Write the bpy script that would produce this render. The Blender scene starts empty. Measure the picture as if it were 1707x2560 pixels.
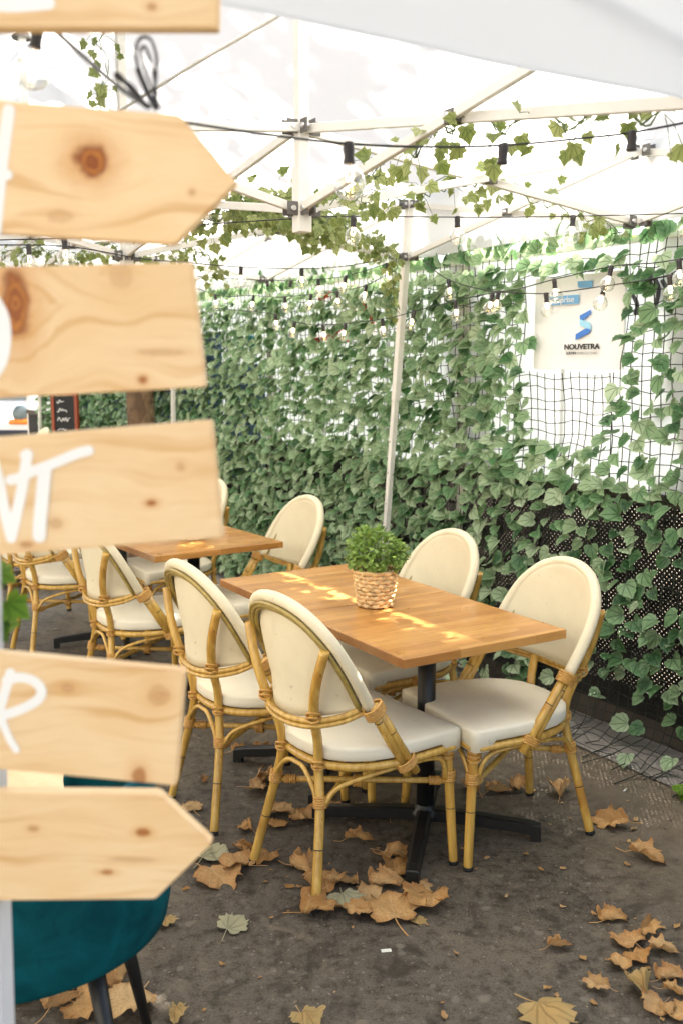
import bpy, bmesh, math, random
from mathutils import Vector as V, Matrix, Quaternion
R = math.radians
random.seed(7)
S = bpy.context.scene
COL = S.collection

# ------------------------------------------------------------------ camera calibration (photo is 1707 x 2560)
FPX, PITCH, CAMH = 2490.0, .1455, 1.604
CP, SP = math.cos(PITCH), math.sin(PITCH)
def ray(u, v):
    a = (u - 853.5) / FPX; b = (v - 1280) / FPX
    return V((a, CP - b * SP, -SP - b * CP))
def at_z(u, v, z=0.0):
    r = ray(u, v); return V((0, 0, CAMH)) + r * ((z - CAMH) / r.z)
def at_y(u, v, y):
    r = ray(u, v); return V((0, 0, CAMH)) + r * (y / r.y)
FA = R(122.2)                                  # the fence: FD runs along it (away), FN points into the terrace
FD = V((math.cos(FA), math.sin(FA), 0)); FN = V((-FD.y, FD.x, 0))
F0 = V((1.232, 4.152, 0))
def fen(s, off, z): return F0 + FD * s + FN * off + V((0, 0, z))
def at_f(u, v, off):
    r = ray(u, v); o = V((0, 0, CAMH)); p = F0 + FN * off
    return o + r * ((p - o).dot(FN) / r.dot(FN))

# ------------------------------------------------------------------ mesh helper
class MB:
    def __init__(s): s.v, s.f, s.m, s.sm, s.uv = [], [], [], [], {}
    def add(s, vs, fs, mat=0, smooth=True, X=None, uv=None):
        o = len(s.v)
        if uv: s.uv.update({o + i: p for i, p in enumerate(uv)})
        s.v += [tuple(X @ V(p)) if X else tuple(p) for p in vs]
        for f in fs: s.f.append([i + o for i in f]); s.m.append(mat); s.sm.append(smooth)
    def tube(s, pts, r, n=8, mat=0, closed=False, caps=True, smooth=0, flat=None, sub=0):
        pts = [V(p) for p in pts]; rs = list(r) if isinstance(r, (list, tuple)) else [r] * len(pts)
        if sub:
            q, qr = [], []; N = len(pts)
            rng = range(N if closed else N - 1)
            for i in rng:
                g = (lambda k: pts[k % N]) if closed else (lambda k: pts[max(0, min(N - 1, k))])
                p0, p1, p2, p3 = g(i - 1), g(i), g(i + 1), g(i + 2)
                for j in range(sub):
                    t = j / sub
                    q.append(.5 * ((2 * p1) + (p2 - p0) * t + (2 * p0 - 5 * p1 + 4 * p2 - p3) * t * t + (3 * p1 - p0 - 3 * p2 + p3) * t ** 3))
                    qr.append(rs[i] * (1 - t) + rs[(i + 1) % N] * t)
            if not closed: q.append(pts[-1]); qr.append(rs[-1])
            pts, rs = q, qr
        N = len(pts); T = []
        for i in range(N):
            a = pts[(i - 1) % N] if closed or i else pts[0]; b = pts[(i + 1) % N] if closed or i < N - 1 else pts[-1]
            d = b - a; T.append(d.normalized() if d.length > 1e-9 else V((0, 0, 1)))
        up = V((0, 0, 1)) if abs(T[0].z) < .9 else V((1, 0, 0))
        nn = (up - T[0] * up.dot(T[0])).normalized(); vs = []
        for i in range(N):
            nn = nn - T[i] * nn.dot(T[i])
            nn = nn.normalized() if nn.length > 1e-6 else T[i].orthogonal().normalized()
            bb = T[i].cross(nn)
            for k in range(n):
                a = 2 * math.pi * (k + .5) / n; ca, sa = math.cos(a), math.sin(a)
                if flat: sa *= flat
                vs.append(pts[i] + (nn * ca + bb * sa) * rs[i])
        fs = []
        for i in range(N if closed else N - 1):
            j = (i + 1) % N
            for k in range(n):
                l = (k + 1) % n; fs.append((i * n + k, i * n + l, j * n + l, j * n + k))
        s.add(vs, fs, mat, n > 4)
        if caps and not closed:
            o = len(s.v) - len(vs)
            s.f.append([o + k for k in range(n)][::-1]); s.m.append(mat); s.sm.append(False)
            s.f.append([o + (N - 1) * n + k for k in range(n)]); s.m.append(mat); s.sm.append(False)
    def box(s, c, size, X=None, mat=0, bev=.002):
        bm = bmesh.new(); bmesh.ops.create_cube(bm, size=1)
        for v in bm.verts: v.co = V((v.co.x * size[0], v.co.y * size[1], v.co.z * size[2]))
        if bev: bmesh.ops.bevel(bm, geom=bm.edges[:], offset=min(bev, min(size) * .3), segments=1, affect='EDGES')
        bm.verts.index_update()
        vs = [(X @ v.co if X else v.co) + V(c) for v in bm.verts]
        s.add(vs, [[v.index for v in f.verts] for f in bm.faces], mat, False); bm.free()
    def bar(s, p, q, w, h, up=V((0, 0, 1)), mat=0, bev=.002):
        p, q = V(p), V(q); d = (q - p); L = d.length; d.normalize()
        x = d.cross(up); x = x.normalized() if x.length > 1e-5 else V((1, 0, 0)); y = x.cross(d)
        s.box((p + q) / 2, (w, L, h), Matrix((x, d, y)).transposed(), mat, bev)
    def lathe(s, prof, n=16, X=None, mat=0, smooth=True, cap=False):
        vs = [(r * math.cos(2 * math.pi * k / n), r * math.sin(2 * math.pi * k / n), z) for r, z in prof for k in range(n)]
        fs = [(i * n + k, i * n + (k + 1) % n, (i + 1) * n + (k + 1) % n, (i + 1) * n + k) for i in range(len(prof) - 1) for k in range(n)]
        if cap: fs += [tuple(range(n))[::-1], tuple((len(prof) - 1) * n + k for k in range(n))]
        s.add(vs, fs, mat, smooth, X)
    def rings(s, loops, mat=0, smooth=True, cap0=True, cap1=True):
        n = len(loops[0]); vs = [p for l in loops for p in l]
        fs = [(i * n + k, i * n + (k + 1) % n, (i + 1) * n + (k + 1) % n, (i + 1) * n + k) for i in range(len(loops) - 1) for k in range(n)]
        if cap0: fs.append(tuple(range(n))[::-1])
        if cap1: fs.append(tuple((len(loops) - 1) * n + k for k in range(n)))
        s.add(vs, fs, mat, smooth)
    def grid(s, fn, nu, nv, mat=0, smooth=True):
        vs = [fn(i / nu, j / nv) for i in range(nu + 1) for j in range(nv + 1)]
        s.add(vs, [(i * (nv + 1) + j, (i + 1) * (nv + 1) + j, (i + 1) * (nv + 1) + j + 1, i * (nv + 1) + j + 1) for i in range(nu) for j in range(nv)], mat, smooth)
    def build(s, name, mats, parent=None, loc=None, solid=0):
        me = bpy.data.meshes.new(name); me.from_pydata(s.v, [], s.f)
        for m in (mats if isinstance(mats, (list, tuple)) else [mats]): me.materials.append(m)
        me.polygons.foreach_set('material_index', s.m); me.polygons.foreach_set('use_smooth', s.sm); me.update()
        if s.uv:
            at = me.attributes.new('leaf_uv', 'FLOAT_VECTOR', 'POINT'); buf = [0.0] * (3 * len(s.v))
            for i, p in s.uv.items(): buf[3 * i], buf[3 * i + 1] = p[0], p[1]
            at.data.foreach_set('vector', buf)
        o = bpy.data.objects.new(name, me); COL.objects.link(o); o.parent = parent
        if loc is not None: o.location = loc
        if solid:
            md = o.modifiers.new('solid', 'SOLIDIFY'); md.thickness = solid; md.offset = 0
        return o
def tag(o, label=None, cat=None, group=None, kind=None):
    for k, x in (('label', label), ('category', cat), ('group', group), ('kind', kind)):
        if x: o[k] = x
    return o
def thing(name, label, cat, loc=(0, 0, 0), rz=0, group=None):
    o = bpy.data.objects.new(name, None); COL.objects.link(o); o.location = loc; o.rotation_euler.z = rz
    o.empty_display_size = .1
    return tag(o, label, cat, group)
def copy_tree(o, parent=None):
    c = o.copy(); COL.objects.link(c); c.parent = parent
    for ch in [k for k in bpy.data.objects if k.parent == o]: copy_tree(ch, c)
    return c
KIDS = {}
def frame(tip, nrm):
    y = V(tip).normalized(); x = y.cross(V(nrm)); x = x.normalized() if x.length > 1e-5 else y.orthogonal().normalized()
    return Matrix((x, y, x.cross(y))).transposed()
def rnd(a, b): return random.uniform(a, b)

# ------------------------------------------------------------------ materials
class NT:
    def __init__(s, name):
        s.m = bpy.data.materials.new(name); s.m.use_nodes = True; s.t = s.m.node_tree; s.t.nodes.clear()
        s.out = s.n('ShaderNodeOutputMaterial')
    def n(s, typ, ins=None, **kw):
        nd = s.t.nodes.new(typ)
        for k, x in kw.items(): setattr(nd, k, x)
        for k, x in (ins or {}).items(): s.set(nd.inputs[k], x)
        return nd
    def set(s, sock, x):
        if isinstance(x, bpy.types.Node): x = x.outputs[0]
        if isinstance(x, bpy.types.NodeSocket): s.t.links.new(x, sock)
        elif sock.type == 'RGBA' and len(x) == 3: sock.default_value = (*x, 1)
        else: sock.default_value = x
    def math(s, op, a, b=0.0, c=0.0, clamp=False):
        nd = s.n('ShaderNodeMath', operation=op, use_clamp=clamp)
        for i, x in enumerate((a, b, c)): s.set(nd.inputs[i], x)
        return nd.outputs[0]
    def mix(s, f, a, b, blend='MIX'):
        nd = s.n('ShaderNodeMix', data_type='RGBA', blend_type=blend)
        s.set(nd.inputs[0], f); s.set(nd.inputs[6], a); s.set(nd.inputs[7], b); return nd.outputs[2]
    def coord(s, kind='Object'): return s.n('ShaderNodeTexCoord').outputs[kind]
    def mapv(s, vec, scale=(1, 1, 1), rot=(0, 0, 0), loc=(0, 0, 0)):
        return s.n('ShaderNodeMapping', {'Vector': vec, 'Scale': scale, 'Rotation': rot, 'Location': loc}).outputs[0]
    def noise(s, vec, scale, detail=4, rough=.55, dist=0):
        return s.n('ShaderNodeTexNoise', {'Vector': vec, 'Scale': scale, 'Detail': detail, 'Roughness': rough, 'Distortion': dist}).outputs[0]
    def ramp(s, fac, *stops):
        nd = s.n('ShaderNodeValToRGB', {'Fac': fac}); e = nd.color_ramp.elements
        while len(e) < len(stops): e.new(.5)
        for i, (p, c) in enumerate(stops): e[i].position = p; e[i].color = (*c, 1) if len(c) == 3 else c
        return nd.outputs[0]
    def rng(s, x, a, b, c=0.0, d=1.0):
        nd = s.n('ShaderNodeMapRange', {0: x, 1: a, 2: b, 3: c, 4: d}); nd.interpolation_type = 'SMOOTHSTEP'; return nd.outputs[0]
    def bump(s, h, strength=.3, dist=.002): return s.n('ShaderNodeBump', {'Height': h, 'Strength': strength, 'Distance': dist}).outputs[0]
    def pbr(s, col, rough=.5, normal=None, metal=0, spec=.5, coat=0, sheen=0, trans=0, tcol=None, done=True):
        b = s.n('ShaderNodeBsdfPrincipled', {'Base Color': col, 'Roughness': rough, 'Metallic': metal, 'Specular IOR Level': spec, 'Coat Weight': coat, 'Sheen Weight': sheen})
        if normal is not None: s.set(b.inputs['Normal'], normal)
        sh = b.outputs[0]
        if trans:
            t = s.n('ShaderNodeBsdfTranslucent', {'Color': tcol if tcol is not None else col})
            sh = s.n('ShaderNodeMixShader', {0: trans, 1: sh, 2: t}).outputs[0]
        if done: s.t.links.new(sh, s.out.inputs[0])
        return sh
def simple(name, col, rough=.5, metal=0, spec=.5, coat=0, trans=0, var=.12, scale=9):
    t = NT(name); c = t.coord(); n = t.noise(c, scale, 5)
    lo = tuple(x * (1 - var) for x in col); hi = tuple(min(1, x * (1 + var)) for x in col)
    t.pbr(t.ramp(n, (.3, lo), (.7, hi)), rough, t.bump(n, .08), metal, spec, coat, trans=trans); return t.m

def bamboo_mat():
    t = NT('varnished bamboo'); c = t.coord()
    n = t.noise(t.mapv(c, (60, 60, 5)), 1, 4); b = t.noise(c, 7, 3)
    col = t.ramp(n, (.25, (.42, .225, .04)), (.55, (.60, .37, .085)), (.8, (.70, .47, .13)))
    col = t.mix(t.rng(b, .5, .75), col, (.42, .20, .035)); col = t.mix(t.rng(t.noise(c, 45, 2), .68, .78), col, (.2, .08, .02))
    t.pbr(col, .26, t.bump(n, .12, .001), spec=.5, coat=.35); return t.m
def cane_mat():
    t = NT('rattan binding'); c = t.coord(); n = t.noise(c, 90, 3)
    t.pbr(t.ramp(n, (.3, (.44, .21, .045)), (.7, (.64, .37, .10))), .38, t.bump(n, .2, .001)); return t.m
def olive_mat():
    t = NT('olive cane edging'); c = t.coord(); n = t.noise(c, 40, 3)
    t.pbr(t.ramp(n, (.3, (.26, .19, .045)), (.7, (.42, .31, .09))), .3, coat=.2); return t.m
def weave_mat(name='cream woven mesh', c1=(.70, .62, .44), c2=(.77, .70, .51)):
    t = NT(name); c = t.coord(); w = t.mapv(c, (1, 1, 1))
    sx = t.n('ShaderNodeSeparateXYZ', {0: w})
    # fine basket weave: crossed waves
    a = t.math('SINE', t.math('MULTIPLY', t.math('ADD', sx.outputs[0], t.math('MULTIPLY', sx.outputs[1], .35)), 1700))
    b = t.math('SINE', t.math('MULTIPLY', t.math('ADD', sx.outputs[2], sx.outputs[1]), 1700))
    h = t.math('MULTIPLY', a, b); n = t.noise(c, 6, 4); d = t.noise(c, 38, 4)
    col = t.ramp(n, (.3, c1), (.7, c2))
    col = t.mix(t.rng(h, -1, .2, .22, 0), col, (.40, .32, .18))
    col = t.mix(t.rng(d, .66, .78, 0, .5), col, (.30, .26, .2))
    t.pbr(col, .62, t.bump(h, .25, .0006), spec=.35); return t.m
def oak_mat():
    t = NT('honey oak butcher block'); c = t.coord()
    br = t.n('ShaderNodeTexBrick', {'Vector': c, 'Color1': (0, 0, 0), 'Color2': (1, 1, 1), 'Mortar': (.5, .5, .5), 'Scale': 1, 'Mortar Size': .0006, 'Mortar Smooth': .2, 'Bias': 0, 'Brick Width': .31, 'Row Height': .043}, offset=.37, squash=1)
    bw = t.n('ShaderNodeRGBToBW', {0: br.outputs[0]}).outputs[0]
    off = t.n('ShaderNodeCombineXYZ', {0: t.math('MULTIPLY', bw, 31), 1: t.math('MULTIPLY', bw, 17), 2: 0})
    v = t.n('ShaderNodeVectorMath', {0: c, 1: off}, operation='ADD').outputs[0]
    g = t.noise(t.mapv(v, (5, 95, 40)), 1, 5, .6, .6); g2 = t.noise(t.mapv(v, (2, 16, 8)), 1, 3, .5, 1.2)
    col = t.ramp(bw, (0, (.42, .185, .044)), (.5, (.52, .245, .064)), (1, (.61, .32, .095)))
    col = t.mix(t.rng(g, .35, .7, 0, .45), col, (.26, .085, .014)); col = t.mix(t.rng(g2, .45, .75, 0, .4), col, (.56, .28, .075))
    col = t.mix(t.math('MULTIPLY', br.outputs[1], .6), col, (.10, .035, .01))
    nx = t.n('ShaderNodeSeparateXYZ', {0: t.coord('Normal')}).outputs[0]; col = t.mix(t.rng(t.math('ABSOLUTE', nx), .6, .8, 0, .6), col, (.16, .048, .010))
    r = t.rng(t.noise(c, 8, 4), .3, .7, .27, .42)
    t.pbr(col, r, t.bump(g, .08, .001), spec=.5, coat=.15); return t.m
def asphalt_mat():
    t = NT('worn dark asphalt'); c = t.coord()
    n1 = t.noise(c, 2.2, 6, .6); n2 = t.noise(c, 26, 6, .7); n3 = t.noise(c, 150, 3, .7)
    col = t.ramp(n1, (.3, (.059, .047, .033)), (.55, (.106, .086, .060)), (.75, (.162, .132, .094)))
    col = t.mix(t.rng(n2, .38, .66, 0, .75), col, (.135, .115, .089)); col = t.mix(t.rng(n2, .50, .34, 0, .7), col, (.020, .015, .010)); col = t.mix(t.rng(n3, .52, .68, 0, .75), col, (.020, .015, .010)); col = t.mix(t.rng(n3, .46, .34, 0, .55), col, (.15, .13, .105))
    dv = t.n('ShaderNodeVectorMath', {0: c, 1: t.n('ShaderNodeVectorMath', {0: t.n('ShaderNodeTexNoise', {'Vector': c, 'Scale': 14.0}).outputs[1], 'Scale': .05}, operation='SCALE').outputs[0]}, operation='ADD').outputs[0]
    for sc, lo, hi, cc, amt in ((7, .10, .25, (.17, .148, .12), .55), (15, .13, .24, (.19, .165, .13), .75), (27, .17, .28, (.17, .148, .118), .7), (60, .14, .26, (.26, .22, .17), .7)):
        vo = t.n('ShaderNodeTexVoronoi', {'Vector': dv, 'Scale': sc, 'Randomness': 1}); pick = t.n('ShaderNodeSeparateColor', {0: vo.outputs[1]})
        msk = t.math('MULTIPLY', t.rng(vo.outputs[0], lo, hi, 1, 0), t.rng(pick.outputs[0], .62, .8, 0, amt)); col = t.mix(msk, col, cc)
    md = t.noise(c, 7, 5, .65, .8); col = t.mix(t.rng(md, .54, .70, 0, .65), col, (.20, .164, .118)); col = t.mix(t.rng(md, .47, .33, 0, .75), col, (.026, .020, .014))
    sp = t.n('ShaderNodeSeparateXYZ', {0: c})   # dust drifted against the foot of the fence
    k = F0.dot(FN); off = t.math('SUBTRACT', t.math('ADD', t.math('MULTIPLY', sp.outputs[0], FN.x), t.math('MULTIPLY', sp.outputs[1], FN.y)), k)
    dust = t.math('ADD', t.rng(off, .15, 1.5, 1, 0), t.rng(n1, .3, .7, -.35, .15), clamp=True)
    col = t.mix(t.math('MULTIPLY', dust, .75), col, (.175, .135, .092)); col = t.mix(t.rng(t.noise(c, 9, 4), .64, .72, 0, .5), col, (.022, .018, .013))
    fl = t.n('ShaderNodeTexVoronoi', {'Vector': c, 'Scale': 45, 'Randomness': 1}); fp = t.n('ShaderNodeSeparateColor', {0: fl.outputs[1]})
    col = t.mix(t.math('MULTIPLY', t.rng(fl.outputs[0], .05, .1, 1, 0), t.rng(fp.outputs[1], .9, .93)), col, (.42, .36, .26))
    h = t.math('ADD', t.math('MULTIPLY', n2, .6), t.math('MULTIPLY', n3, .5))
    t.pbr(col, t.rng(n1, .3, .7, .55, .8), t.bump(h, .55, .006), spec=.35); return t.m
def veins(t, angles, w0=.022, w1=.004):
    """mask of straight ribs fanning from the leaf's stalk"""
    a = t.n('ShaderNodeAttribute', attribute_name='leaf_uv'); sp = t.n('ShaderNodeSeparateXYZ', {0: a.outputs['Vector']}); x, y = sp.outputs[0], sp.outputs[1]
    tot = 0.0
    for th in angles:
        d = t.math('ABSOLUTE', t.math('SUBTRACT', t.math('MULTIPLY', x, math.cos(th)), t.math('MULTIPLY', y, math.sin(th))))
        al = t.math('ADD', t.math('MULTIPLY', x, math.sin(th)), t.math('MULTIPLY', y, math.cos(th)))
        tot = t.math('MAXIMUM', tot, t.math('MULTIPLY', t.rng(d, w1, w0, 1, 0), t.math('GREATER_THAN', al, .0)))
    r = t.math('SQRT', t.math('ADD', t.math('MULTIPLY', x, x), t.math('MULTIPLY', t.math('SUBTRACT', y, .45), t.math('SUBTRACT', y, .45))))
    return tot, r
def leaf_mat(name, dark, mid, lite, trans, rough=.38, veins_=True, tint=None):
    t = NT(name); g = t.n('ShaderNodeNewGeometry'); c = t.coord()
    k = g.outputs['Random Per Island']; n = t.noise(c, 60, 3)
    col = t.ramp(k, (0, dark), (.5, mid), (1, lite)); col = t.mix(t.rng(n, .4, .75, 0, .3), col, lite)
    if veins_:
        v, r = veins(t, (0, .55, -.55, 1.1, -1.1), .045, .012); col = t.mix(t.math('MULTIPLY', v, .65), col, tuple(q * .55 for q in dark)); col = t.mix(t.rng(r, .25, .55, 0, .45), col, lite)
    t.pbr(col, rough, t.bump(t.noise(c, 75, 4), .6, .006), spec=.45, trans=trans, tcol=tint if tint else col); return t.m
def dry_mat():
    t = NT('dry plane leaf'); c = t.coord(); o = t.n('ShaderNodeObjectInfo').outputs['Random']; n = t.noise(c, 22, 6, .65); n2 = t.noise(c, 90, 4)
    a = t.ramp(o, (0, (.56, .30, .10)), (.3, (.70, .43, .18)), (.6, (.62, .36, .15)), (.85, (.74, .52, .26)), (1, (.42, .20, .065)))
    col = t.mix(t.rng(n, .48, .72, 0, .7), a, (.30, .12, .03)); col = t.mix(t.rng(n2, .6, .8, 0, .4), col, (.66, .44, .2))
    v, r = veins(t, (0, .62, -.62, 1.2, -1.2), .03, .008); col = t.mix(t.math('MULTIPLY', v, .5), col, (.72, .50, .24)); col = t.mix(t.rng(t.math('ADD', r, t.math('MULTIPLY', n, .3)), .55, .85, 0, .5), col, (.34, .14, .035))
    t.pbr(col, .6, t.bump(n, .6, .006), spec=.25, trans=.18); return t.m
def pine_mat(name, knots, tone=1.0, swirl=1.0, seed=0):
    """pine board; knots = (x, z, rx, rz, darkness) in the board's own metres"""
    t = NT(name); c = t.coord(); sp = t.n('ShaderNodeSeparateXYZ', {0: c}); x, z = sp.outputs[0], sp.outputs[2]
    D = 0.0; masks = []
    for i, (kx, kz, rx, rz, dk) in enumerate(knots):
        wob = t.math('MULTIPLY', t.math('SUBTRACT', t.noise(c, 45, 2), .5), .9)
        dx = t.math('DIVIDE', t.math('SUBTRACT', x, kx), rx); dz = t.math('DIVIDE', t.math('SUBTRACT', z, kz), rz)
        d = t.math('ADD', t.math('SQRT', t.math('ADD', t.math('MULTIPLY', dx, dx), t.math('MULTIPLY', dz, dz))), wob)
        masks.append((d, dk)); e = t.math('POWER', 2.718, t.math('MULTIPLY', t.math('MULTIPLY', d, d), -.22))
        D = t.math('ADD', D, t.math('MULTIPLY', e, t.math('MULTIPLY', t.math('SIGN', dz), rz * 1.3)))
    zz = t.math('SUBTRACT', z, D) if knots else z
    w = t.math('MULTIPLY', t.math('SUBTRACT', t.noise(t.mapv(c, (5, 5, 9), loc=(seed, 0, 0)), 1, 2), .5), .06 * swirl)
    vec = t.n('ShaderNodeCombineXYZ', {0: t.math('ADD', x, seed), 1: 0, 2: t.math('ADD', zz, w)}).outputs[0]
    g = t.noise(t.mapv(vec, (4, 1, 55)), 1, 3, .5, .3); f = t.noise(t.mapv(vec, (14, 1, 420)), 1, 3, .6); bl = t.noise(t.mapv(vec, (6, 1, 14)), 1, 3)
    col = t.ramp(bl, (.3, tuple(v * tone for v in (.75, .53, .28))), (.7, tuple(v * tone for v in (.82, .64, .40))))
    col = t.mix(t.rng(g, .5, .72, 0, .55), col, (.57, .29, .08)); col = t.mix(t.rng(f, .45, .8, 0, .25), col, (.58, .33, .13))
    for d, dk in masks:
        col = t.mix(t.rng(d, .8, 2.3, .45 * dk, 0), col, (.55, .22, .035))
        col = t.mix(t.rng(d, .55, 1.1, dk, 0), col, t.ramp(t.math('SINE', t.math('MULTIPLY', d, 16)), (0, (.25, .065, .008)), (1, (.46, .16, .022))))
    t.pbr(col, .5, t.bump(f, .1, .001), spec=.35); return t.m
def fabric_mat(name, col, trans):
    t = NT(name); c = t.coord(); n = t.noise(c, 3, 5); f = t.noise(t.mapv(c, (300, 300, 300)), 1, 2)
    cc = t.mix(t.rng(n, .4, .7, 0, .08), col, tuple(v * .8 for v in col))
    t.pbr(cc, .75, t.bump(n, .12, .01), spec=.15, trans=trans, tcol=tuple(min(1, v * 1.02) for v in col)); return t.m
def perf_mat():
    t = NT('black perforated sheet'); c = t.coord(); m = t.mapv(c, (60, 60, 60), rot=(0, 0, 0))
    sp = t.n('ShaderNodeSeparateXYZ', {0: c})
    s_ = t.math('ADD', t.math('MULTIPLY', sp.outputs[0], FD.x), t.math('MULTIPLY', sp.outputs[1], FD.y)); z = sp.outputs[2]
    k = 1 / .0175 / 1.0
    a = t.math('MULTIPLY', t.math('ADD', s_, z), k * .7071); b = t.math('MULTIPLY', t.math('SUBTRACT', s_, z), k * .7071)
    fa = t.math('SUBTRACT', t.math('FRACT', a), .5); fb = t.math('SUBTRACT', t.math('FRACT', b), .5)
    d = t.math('SQRT', t.math('ADD', t.math('MULTIPLY', fa, fa), t.math('MULTIPLY', fb, fb)))
    hole = t.rng(d, .15, .22, 1, 0); n = t.noise(c, 7, 4)
    dim = t.math('MULTIPLY', hole, t.rng(n, .35, .6, .35, 1))
    b1 = t.n('ShaderNodeBsdfPrincipled', {'Base Color': t.ramp(n, (.3, (.004, .004, .004)), (.7, (.009, .0085, .008))), 'Roughness': .6})
    tr = t.n('ShaderNodeBsdfTransparent', {'Color': (1, 1, 1)})
    ms = t.n('ShaderNodeMixShader', {0: dim, 1: b1.outputs[0], 2: tr.outputs[0]}); t.t.links.new(ms.outputs[0], t.out.inputs[0]); return t.m
def glass_mat():
    t = NT('thin clear bulb glass'); fr = t.n('ShaderNodeLayerWeight', {'Blend': .35}).outputs['Facing']
    f = t.rng(fr, .0, .95, .10, .95)
    a = t.n('ShaderNodeBsdfTransparent', {'Color': (.95, .95, .93)}); b = t.n('ShaderNodeBsdfGlossy', {'Color': (.9, .9, .9), 'Roughness': .03})
    t.t.links.new(t.n('ShaderNodeMixShader', {0: f, 1: a.outputs[0], 2: b.outputs[0]}).outputs[0], t.out.inputs[0]); return t.m
def glow_mat(name, col, st):
    t = NT(name); t.t.links.new(t.n('ShaderNodeEmission', {'Color': col, 'Strength': st}).outputs[0], t.out.inputs[0]); return t.m
def velvet_mat():
    t = NT('teal velvet'); c = t.coord(); n = t.noise(c, 9, 5, .6, 1.0); d = t.noise(t.mapv(c, (14, 14, 6)), 1, 3)
    col = t.ramp(n, (.3, (.0006, .038, .046)), (.7, (.002, .082, .098))); col = t.mix(t.rng(d, .66, .74, 0, .7), col, (.001, .02, .024))
    t.pbr(col, .7, t.bump(t.noise(c, 300, 2), .3, .001), spec=.06, sheen=.0); return t.m
def bark_mat():
    t = NT('plane tree bark'); c = t.coord(); vo = t.n('ShaderNodeTexVoronoi', {'Vector': t.mapv(c, (9, 9, 4)), 'Scale': 1.0}); n = t.noise(c, 14, 5)
    col = t.mix(vo.outputs[1], (.10, .055, .028), (.26, .16, .085), 'MIX'); k = t.n('ShaderNodeSeparateColor', {0: vo.outputs[1]})
    col = t.ramp(k.outputs[0], (0, (.13, .075, .04)), (.6, (.24, .15, .08)), (1, (.42, .31, .18)))
    t.pbr(t.mix(t.rng(n, .4, .7, 0, .6), col, (.06, .035, .02)), .85, t.bump(n, .7, .02)); return t.m

M = dict(
    bamboo=bamboo_mat(), cane=cane_mat(), olive=olive_mat(), weave=weave_mat(), seatcloth=weave_mat('worn and toplit cream seat mesh', (.76, .71, .56), (.83, .79, .66)), oak=oak_mat(), dry=dry_mat(),  # seat mesh paler than the backs: wear plus skylight put into its colour
    black=simple('black powder coat', (.008, .008, .008), .42, spec=.5), rubber=simple('black rubber', (.012, .012, .012), .7),
    alu=simple('white lacquered aluminium', (.74, .72, .67), .42, spec=.5, var=.05), bracket=simple('dark grey nylon joint', (.11, .105, .10), .5),
    steel=simple('zinc bolt', (.6, .6, .6), .35, 1), node=simple('scorched bamboo joint', (.035, .018, .008), .5),
    canopy=fabric_mat('white tent canvas', (.86, .87, .875), .47), sheet=fabric_mat('white plastic hoarding sheet', (.82, .85, .86), .31),
    blue=simple('blue hoarding sheet', (.22, .36, .55), .5, trans=.3), valance=fabric_mat('pale grey tent valance', (.74, .77, .78), .18),
    plank=simple('grey weathered plank', (.075, .062, .05), .8), perf=perf_mat(), net=simple('dark green twine', (.012, .018, .012), .7),
    netleaf=leaf_mat('silk ivy net leaf', (.12, .24, .10), (.33, .48, .26), (.50, .61, .40), .42, .5),
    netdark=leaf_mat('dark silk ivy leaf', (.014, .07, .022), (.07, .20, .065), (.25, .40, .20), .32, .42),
    ivy=leaf_mat('olive ivy garland leaf', (.13, .19, .04), (.25, .30, .085), (.38, .42, .17), .42, .45),
    vine=simple('green vine stem', (.09, .14, .04), .55), basil=leaf_mat('basil leaf', (.07, .17, .02), (.16, .30, .05), (.32, .45, .12), .35, .4),
    fresh=leaf_mat('fresh ivy leaf', (.05, .16, .012), (.12, .27, .02), (.22, .36, .04), .4, .4),
    palewood=pine_mat('pale table planks', []), straw=simple('water hyacinth straw', (.72, .50, .25), .55, var=.3, scale=40), soil=simple('potting soil', (.02, .014, .01), .9),
    cable=simple('black rubber cable', (.014, .014, .018), .5), socket=simple('dark bulb socket', (.022, .018, .02), .5), glass=glass_mat(),
    filament=glow_mat('glowing filament', (1, .68, .32), 9), paint=simple('white sign paint', (.84, .86, .85), .5, var=.03),
    postw=simple('white painted post', (.55, .58, .62), .5, var=.06), velvet=velvet_mat(), bark=bark_mat(),
    panel=simple('cream sign panel', (.85, .86, .86), .5, var=.03), inkblack=simple('black print', (.012, .012, .012), .5), inkgrey=simple('pale grey print', (.48, .48, .46), .5),
    inkblue=simple('blue print', (.045, .19, .60), .5), inkcyan=simple('light blue print', (.30, .60, .80), .5), inksky=simple('sky blue print', (.17, .44, .74), .5),
    inkred=simple('orange red spray paint', (.75, .10, .03), .5), inkspray=simple('dark grey spray paint', (.10, .10, .12), .6), inkteal=simple('teal spray paint', (.04, .33, .42), .5),
    treeleaf=leaf_mat('plane tree leaf', (.04, .09, .015), (.07, .13, .025), (.12, .18, .04), .3, .45),
    redwood=simple('red stained frame', (.30, .05, .015), .45), slate=simple('chalkboard', (.012, .012, .013), .7), chalk=simple('chalk lettering', (.75, .75, .73), .9),
    carwhite=simple('white car paint', (.70, .71, .72), .25, coat=.6, var=.02), cardark=simple('dark bumper plastic', (.02, .022, .028), .5), amber=simple('amber indicator lens', (.85, .25, .03), .2),
    carglass=simple('grey car glass', (.12, .16, .17), .08), stone=simple('warm limestone', (.48, .45, .40), .85, var=.08), render=simple('pale rendered wall', (.72, .70, .66), .85, var=.05), shopglass=simple('dark shop glass', (.05, .06, .06), .1),
    paper=simple('white paper scrap', (.80, .80, .70), .7), pave=simple('light concrete paving', (.24, .215, .19), .85, var=.2, scale=20),
    darkwood=simple('dark weathered slat', (.09, .06, .04), .7, var=.3),
)

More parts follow.
